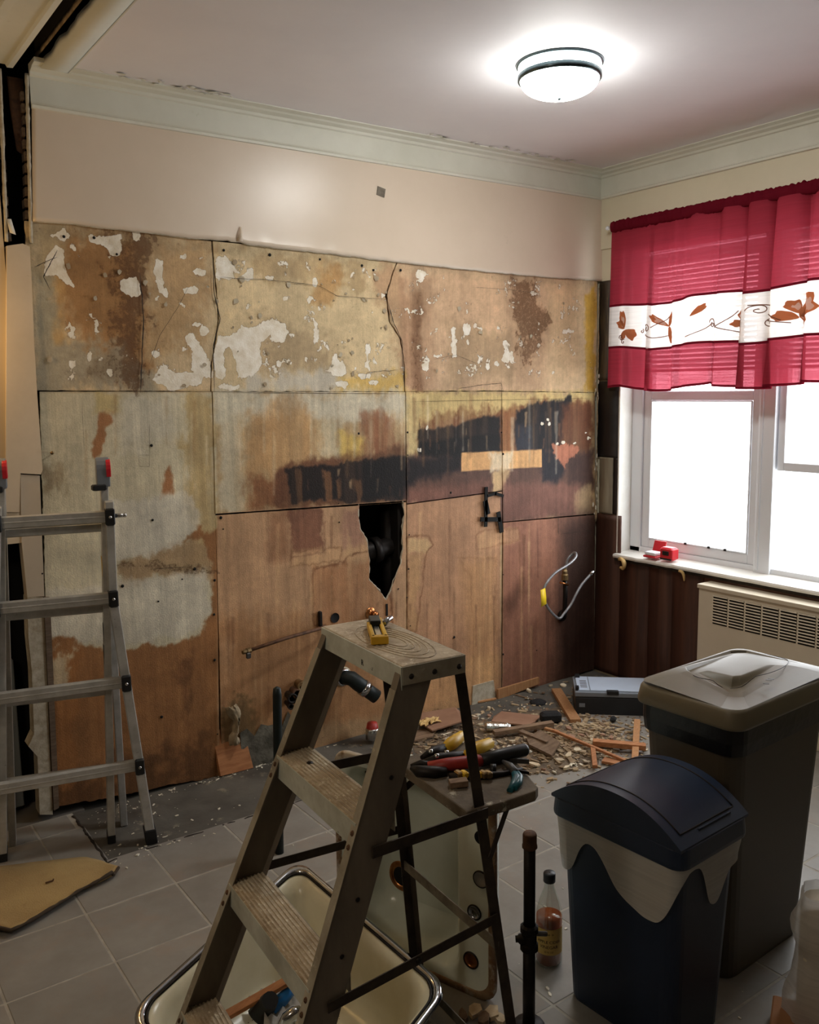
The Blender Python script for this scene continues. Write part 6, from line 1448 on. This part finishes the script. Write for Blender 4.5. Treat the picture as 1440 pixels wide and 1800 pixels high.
sw_ = thing('ratchet_clamp', tuple(sh_(835, 1360)), 'black and gold ratcheting clamp lying on the pail shelf', 'clamp')
b = MB(); b.tube([sh_(790, 1366, .006), sh_(850, 1364, .006), sh_(885, 1360, .006), sh_(918, 1352, .006)], [.010, .010, .006, .005], 8); obj('bar', b, 'iron_black', sw_)
for x in (806, 816, 840, 850, 858):
    b = MB(); c = sh_(x, 1361, .012); b.rbox(c, (.014, .022, .016), .003, rz=STH+1.57); obj('gold_block', b, 'brass_dirty' if x % 4 else 'yellow', sw_)
b = MB(); b.tube([sh_(862, 1352, .012), sh_(872, 1352, .012)], [.012, .012], 12); obj('knob', b, 'black_plastic', sw_)
tl = thing('teal_pliers', tuple(sh_(900, 1365)), 'small pliers with teal grips hanging over the shelf end', 'pliers')
b = MB(); b.tube([sh_(905, 1360, .010), sh_(908, 1368, .010), sh_(903, 1380, .006), sh_(896, 1390, .004)], [.008, .010, .009, .007], 10); obj('grip', b, 'teal', tl)
b = MB(); b.tube([sh_(908, 1358, .010), sh_(914, 1366, .010), sh_(912, 1376, .008), sh_(905, 1386, .006)], [.007, .008, .008, .006], 10); obj('grip', b, 'teal', tl)
b = MB(); b.tube([sh_(908, 1360, .010), sh_(896, 1347, .012), sh_(884, 1338, .012)], [.009, .010, .004], 8); obj('jaw', b, 'grey_metal_pipe', tl)
cf = thing('cold_chisel', tuple(sh_(905, 1340)), 'grey steel chisels lying crossed at the back of the pail shelf', 'chisel')
b = MB(); bar(b, sh_(872, 1335, .006), sh_(928, 1338, .006), .016, .010); obj('blade', b, 'grey_metal_pipe', cf)
b = MB(); bar(b, sh_(893, 1352, .006), sh_(928, 1358, .006), .014, .010); obj('shank', b, 'iron_black', cf)
crumple('paper_scrap', sh_(895, 1326, .004), (.09, .06, .008), 'paper_white', 'white paper scrap under the tools on the pail shelf', 'paper', 9)
plank('wood_offcut', sh_(790, 1378, .008), sh_(822, 1374, .010), .024, .014, 'wood_old', 'small dirty wood offcut lying at the front of the pail shelf')

# ================================================================== DEBRIS
def fl_(x, y, z=-.006): return at(x, y, 2, z)
# dust and dirt heap
b = MB(); G = []
for i in range(46):
    row = []
    for j in range(26):
        x = -1.75+1.55*i/45; y = -1.05+1.0*j/25
        m = math.exp(-((x+1.02)/.42)**2-((y+.72)/.26)**2)*.056+math.exp(-((x+1.3)/.34)**2-((y+.28)/.16)**2)*.024+math.exp(-((x+.65)/.3)**2-((y+.35)/.2)**2)*.012
        row.append((x, y, -.026+m+.010*(m > .004)*mnoise.noise((x*16, y*16, 0))+.004*mnoise.noise((x*40, y*40, 0))*(m > .003)))
    G.append(row)
b.sheet(G); tag(obj('dirt_heap', b, 'dirt'), 'brown dust and dirt heap spread on the floor behind the stepladder', 'dirt', kind='stuff')
def hz(x, y):
    m = math.exp(-((x+1.02)/.42)**2-((y+.72)/.26)**2)*.056+math.exp(-((x+1.3)/.34)**2-((y+.28)/.16)**2)*.024+math.exp(-((x+.65)/.3)**2-((y+.35)/.2)**2)*.012
    return max(-.012 if y > -.47 else 0.0, -.026+m)
def chips(name, spots, n, smin, smax, m_, label, flat=.35):
    b = MB()
    for k in range(n):
        cx, cy, rx, ry = random.choice(spots); x = random.gauss(cx, rx); y = random.gauss(cy, ry)
        if y > -.01 or x > -.02: continue
        if x > -.12 and y < -.78: continue
        s = smin*(smax/smin)**(random.random()**1.6); z = hz(x, y)+s*flat*.4
        a = random.uniform(0, 6.28); l_ = random.uniform(.7, 2.6); tlt = random.uniform(-.4, .4); ca, sa = math.cos(a), math.sin(a); ct, st_ = math.cos(tlt), math.sin(tlt)
        R = np.array([[ca, -sa, 0], [sa, ca, 0], [0, 0, 1]]) @ np.array([[ct, 0, st_], [0, 1, 0], [-st_, 0, ct]])
        b.box((x, y, z), (s*l_, s*random.uniform(.5, 1), s*flat*random.uniform(.5, 1.2)), R=R)
    return tag(obj(name, b, m_), label, 'rubble', kind='stuff')
chips('rubble', [(-1.02, -.72, .26, .13), (-1.25, -.3, .26, .12), (-.75, -.45, .28, .2), (-1.02, -.72, .14, .09), (-.85, -.8, .2, .1)], 2000, .005, .026, 'rubble', 'beige splinters and plaster crumbs scattered over the dirt heap')
chips('wood_splinters', [(-1.0, -.7, .3, .16), (-1.2, -.35, .25, .14), (-.7, -.5, .3, .2)], 500, .006, .020, 'wood_old', 'brown wood splinters mixed into the rubble', .25)
chips('plaster_dust', [(-2.9, -.12, .1, .06), (-2.6, -.03, .3, .012), (-2.2, -.03, .2, .012), (-2.9, -.45, .15, .05), (-2.3, -.4, .5, .1), (-1.6, -.6, .4, .3), (-2.0, -1.9, .2, .2), (-.5, -.3, .3, .2)], 520, .002, .010, 'paper_white', 'tiny white plaster crumbs along the wall foot and across the tiles', .4)
# larger pieces one by one
def shard(name, px_, py_, s, m_, label, cat='debris', seed=0, th=.010, tilt=.15, group=None, asp=1.0, rz=None):
    r = random.Random(seed); c = fl_(px_, py_); z = hz(c[0], c[1]); k = r.randint(5, 7); a0 = rz if rz is not None else r.uniform(0, 6.28)
    pts = []
    for i in range(k):
        a = 2*math.pi*i/k; q_ = r.uniform(.7, 1.1); x, y = s*q_*math.cos(a), s*asp*q_*math.sin(a); pts.append((x*math.cos(a0)-y*math.sin(a0), x*math.sin(a0)+y*math.cos(a0)))
    tx, ty = r.uniform(-tilt, tilt), r.uniform(-tilt, tilt); lo = min(x*tx+y*ty for x, y in pts)
    b = MB(); b.loft([[(c[0]+x, c[1]+y, z+x*tx+y*ty-lo) for x, y in pts], [(c[0]+x*.96, c[1]+y*.96, z+th+x*tx+y*ty-lo) for x, y in pts]], cap=True)
    return tag(obj(name, b, m_), label, cat, group)
def flatboard(name, corners, th, m_, label, lift=(0, 0, 0, 0)):
    q = [fl_(x, y) for x, y in corners]; q = [p+np.array([0, 0, max(hz(p[0], p[1])-p[2], 0)+l+.001]) for p, l in zip(q, lift)]
    b = MB(); b.loft([q, [p+np.array([0, 0, th]) for p in q]], cap=True); return tag(obj(name, b, m_, bevel=.001), label, 'board')
flatboard('board_fragment', [(868, 1262), (882, 1256), (952, 1264), (940, 1276), (926, 1287), (864, 1274)], .008, 'hardboard', 'flat pinkish hardboard fragment lying on the rubble', (.0, .01, .01, .01, .02, .01))
flatboard('board_fragment', [(742, 1262), (800, 1252), (812, 1262), (812, 1282), (760, 1294), (738, 1280)], .008, 'hardboard', 'tan board fragment lying behind the stepladder rear leg', (.02, .02, .02, .03, .02, .02))
flatboard('board_fragment', [(728, 1288), (770, 1282), (760, 1298), (724, 1306)], .010, 'wood_old', 'broken brown board corner under the tan fragment')
flatboard('board_fragment', [(925, 1318), (950, 1308), (985, 1328), (970, 1344), (930, 1330)], .012, 'wood_old', 'splintered plywood piece on top of the dirt heap', (.02, .03, .02, .01, .02))
b = MB(); c = fl_(968, 1272); b.rbox(c+np.array([0, 0, .035]), (.105, .06, .055), .012, rz=-.5); tag(obj('charred_block', b, 'charcoal'), 'black charred block beside the pinkish board fragment', 'block')
def wplank(p, q, wd, th, m_, label, z0=.01, z1=.01, taper=1.0, name='wood_plank'):
    a, c = fl_(*p, -.012), fl_(*q, -.012); a = a+ZV*(hz(a[0], a[1])+.012+z0); c = c+ZV*(hz(c[0], c[1])+.012+z1); return plank(name, a, c, wd, th, m_, label, taper=taper)
wplank((978, 1216), (1012, 1276), .055, .022, 'wood_raw', 'brown wooden plank lying beside the black tool case')
wplank((868, 1302), (972, 1290), .035, .022, 'wood_old', 'dusty dark wooden lath lying across the rubble', .03, .03)
wplank((958, 1302), (982, 1308), .020, .012, 'wood_raw', 'short pale stick at the end of the dusty lath', .03, .02)
wplank((972, 1308), (1106, 1352), .016, .012, 'wood_orange', 'long thin orange stick pointing at the bins', .03, .02)
wplank((1042, 1322), (1135, 1328), .040, .024, 'wood_orange', 'reddish brown broken board lying near the tan bin', .02, .03)
wplank((1116, 1348), (1120, 1288), .030, .018, 'wood_raw', 'pale wooden stick propped near the tan bin', .02, .05)
wplank((1042, 1330), (1046, 1360), .022, .016, 'wood_orange', 'short orange wood stub beside the broken board', .02, .02)
wplank((1060, 1345), (1098, 1352), .05, .012, 'wood_orange', 'flat orange wood offcut below the broken board', .012, .012)
wplank((915, 1312), (962, 1330), .030, .012, 'wood_old', 'splintered lath slanting over the dirt heap', .05, .03, .6)
wplank((800, 1262), (790, 1285), .02, .010, 'wood_raw', 'thin wood sliver behind the rear leg', .02, .03)
wplank((905, 1222), (948, 1234), .010, .006, 'wood_old', 'thin dark sliver on the cement near the batten', .004, .004)
wplank((1030, 1270), (1110, 1288), .006, .004, 'wood_old', 'very thin dark stick on the tiles before the tool case', .004, .004)
wplank((840, 1236), (872, 1230), .014, .010, 'wood_raw', 'narrow wood strip beside the pale batten', .006, .006)
b = MB(); c0, c1 = fl_(852, 1288), fl_(898, 1290); up_ = ZV*(hz(c0[0], c0[1])+.035); b.tube([c0+up_, c0+(c1-c0)*.1+up_, c0+(c1-c0)*.85+up_, c1+up_], [.014, .024, .023, .014], 12, smooth=False); tag(obj('crushed_can', b, 'foil'), 'crumpled silver can lying on the rubble', 'can')
crumple('work_glove', fl_(752, 1283)+ZV*.03, (.12, .06, .03), 'foam', 'pale yellow torn glove on the board fragment', 'glove', 21)
crumple('torn_paper', at(596, 1292, 2, .0)+ZV*.01, (.04, .04, .09), 'paper_white', 'torn white paper strip standing in the rubble behind the sink', 'paper', 33)
b = MB(); c = at(655, 1300, 2, 0); b.lathe([(.001, .0), (.032, .0), (.034, .004), (.034, .05), (.030, .056), (.001, .058)], c+ZV*.004, 20); cn = obj('spray_can', b, 'steel'); tag(cn, 'small silver tin with a red top behind the stepladder rail', 'tin')
b = MB(); b.lathe([(.001, .085), (.024, .082), (.030, .056)], c+ZV*.004, 18); obj('red_top', b, 'red_tool', cn)
b = MB(); c = fl_(946, 1234); b.lathe([(.001, .016), (.03, .014), (.045, .006), (.046, 0)], c+ZV*-.004, 14); tag(obj('rubber_disc', b, 'charcoal'), 'flat black rubber disc on the cement near the plank', 'disc')
b = MB(); c = fl_(1078, 1268, 0); b.rbox(c+ZV*.012, (.05, .03, .022), .008, rz=.6); tag(obj('black_lump', b, 'charcoal'), 'small black lump on the tiles before the tool case', 'lump')
b = MB(); c = fl_(1068, 1315, 0); b.tube([c+ZV*.012, c+np.array([.02, .01, .018])], [.012, .010], 10); tag(obj('red_bit', b, 'red_tool'), 'tiny dark red plug on the broken board', 'plug')
k = 0
CH = 'loose plaster and plywood chips on the rubble heap'
for (x, y, s, m_) in [(940, 1352, .032, 'chip_a'), (985, 1345, .024, 'chip_a'), (1000, 1338, .022, 'chip_a'), (965, 1338, .02, 'wood_old'), (1015, 1330, .024, 'chip_a'), (1030, 1345, .02, 'chip_a'), (990, 1326, .018, 'wood_old'), (1005, 1310, .022, 'hardboard'), (1022, 1305, .02, 'hardboard'), (1040, 1312, .015, 'chip_a'),
                      (995, 1356, .018, 'chip_a'), (975, 1362, .02, 'chip_a'), (930, 1345, .02, 'wood_old'), (1060, 1300, .015, 'hardboard'), (1075, 1305, .018, 'hardboard'), (900, 1310, .02, 'chip_a'), (880, 1312, .02, 'chip_a'), (860, 1258, .018, 'hardboard'), (835, 1262, .02, 'wood_old'), (845, 1275, .018, 'chip_a'),
                      (1000, 1292, .02, 'hardboard'), (985, 1284, .015, 'wood_old'), (930, 1215, .018, 'chip_a'), (955, 1218, .015, 'wood_old'), (990, 1205, .022, 'chip_a'), (1010, 1210, .018, 'wood_old'), (968, 1205, .014, 'chip_a'), (925, 1248, .012, 'chip_a'), (860, 1245, .016, 'chip_a'), (1045, 1352, .016, 'chip_a'),
                      (1012, 1357, .016, 'chip_a'), (955, 1358, .014, 'hardboard'), (820, 1245, .02, 'wood_old'), (905, 1285, .016, 'chip_a'), (1008, 1262, .018, 'wood_old'), (1035, 1322, .013, 'chip_a')]:
    shard('plaster_chip', x, y, s, m_, CH, 'chip', seed=k+50, th=random.uniform(.005, .012), tilt=.3, group='chips on the rubble heap', asp=random.uniform(.5, .9)); k += 1
for (x, y, s, m_) in [(835, 1785, .03, 'chip_a'), (865, 1790, .03, 'chip_a'), (850, 1800, .028, 'wood_old'), (815, 1795, .02, 'wood_old'), (880, 1800, .02, 'chip_a')]:
    shard('plaster_chip', x, y, s, m_, 'plaster chip on the floor in front of the upright sink', 'chip', seed=k+80, th=.012, tilt=.3, group='chips before the upright sink', asp=.7); k += 1
for (x, y, s) in [(963, 1742, .010), (967, 1752, .011), (110, 1434, .03), (125, 1440, .02), (135, 1452, .018), (118, 1425, .022), (212, 1410, .014), (385, 1420, .012), (310, 1432, .010)]:
    shard('plaster_flake', x, y, s, 'paper_white', 'small white plaster flake lying on the bare floor', 'flake', seed=k+120, th=.003, tilt=.1, group='white flakes on the floor', asp=.4); k += 1
b = MB(); pts = [at(80, 1552, 2, .014), at(86, 1550, 2, .016), at(93, 1548, 2, .014), at(94, 1545, 2, .020)]; b.tube(pts, .0028, 6); tag(obj('bent_nail', b, 'rusty'), 'bent rusty nail lying on the tan carpet scrap', 'nail')
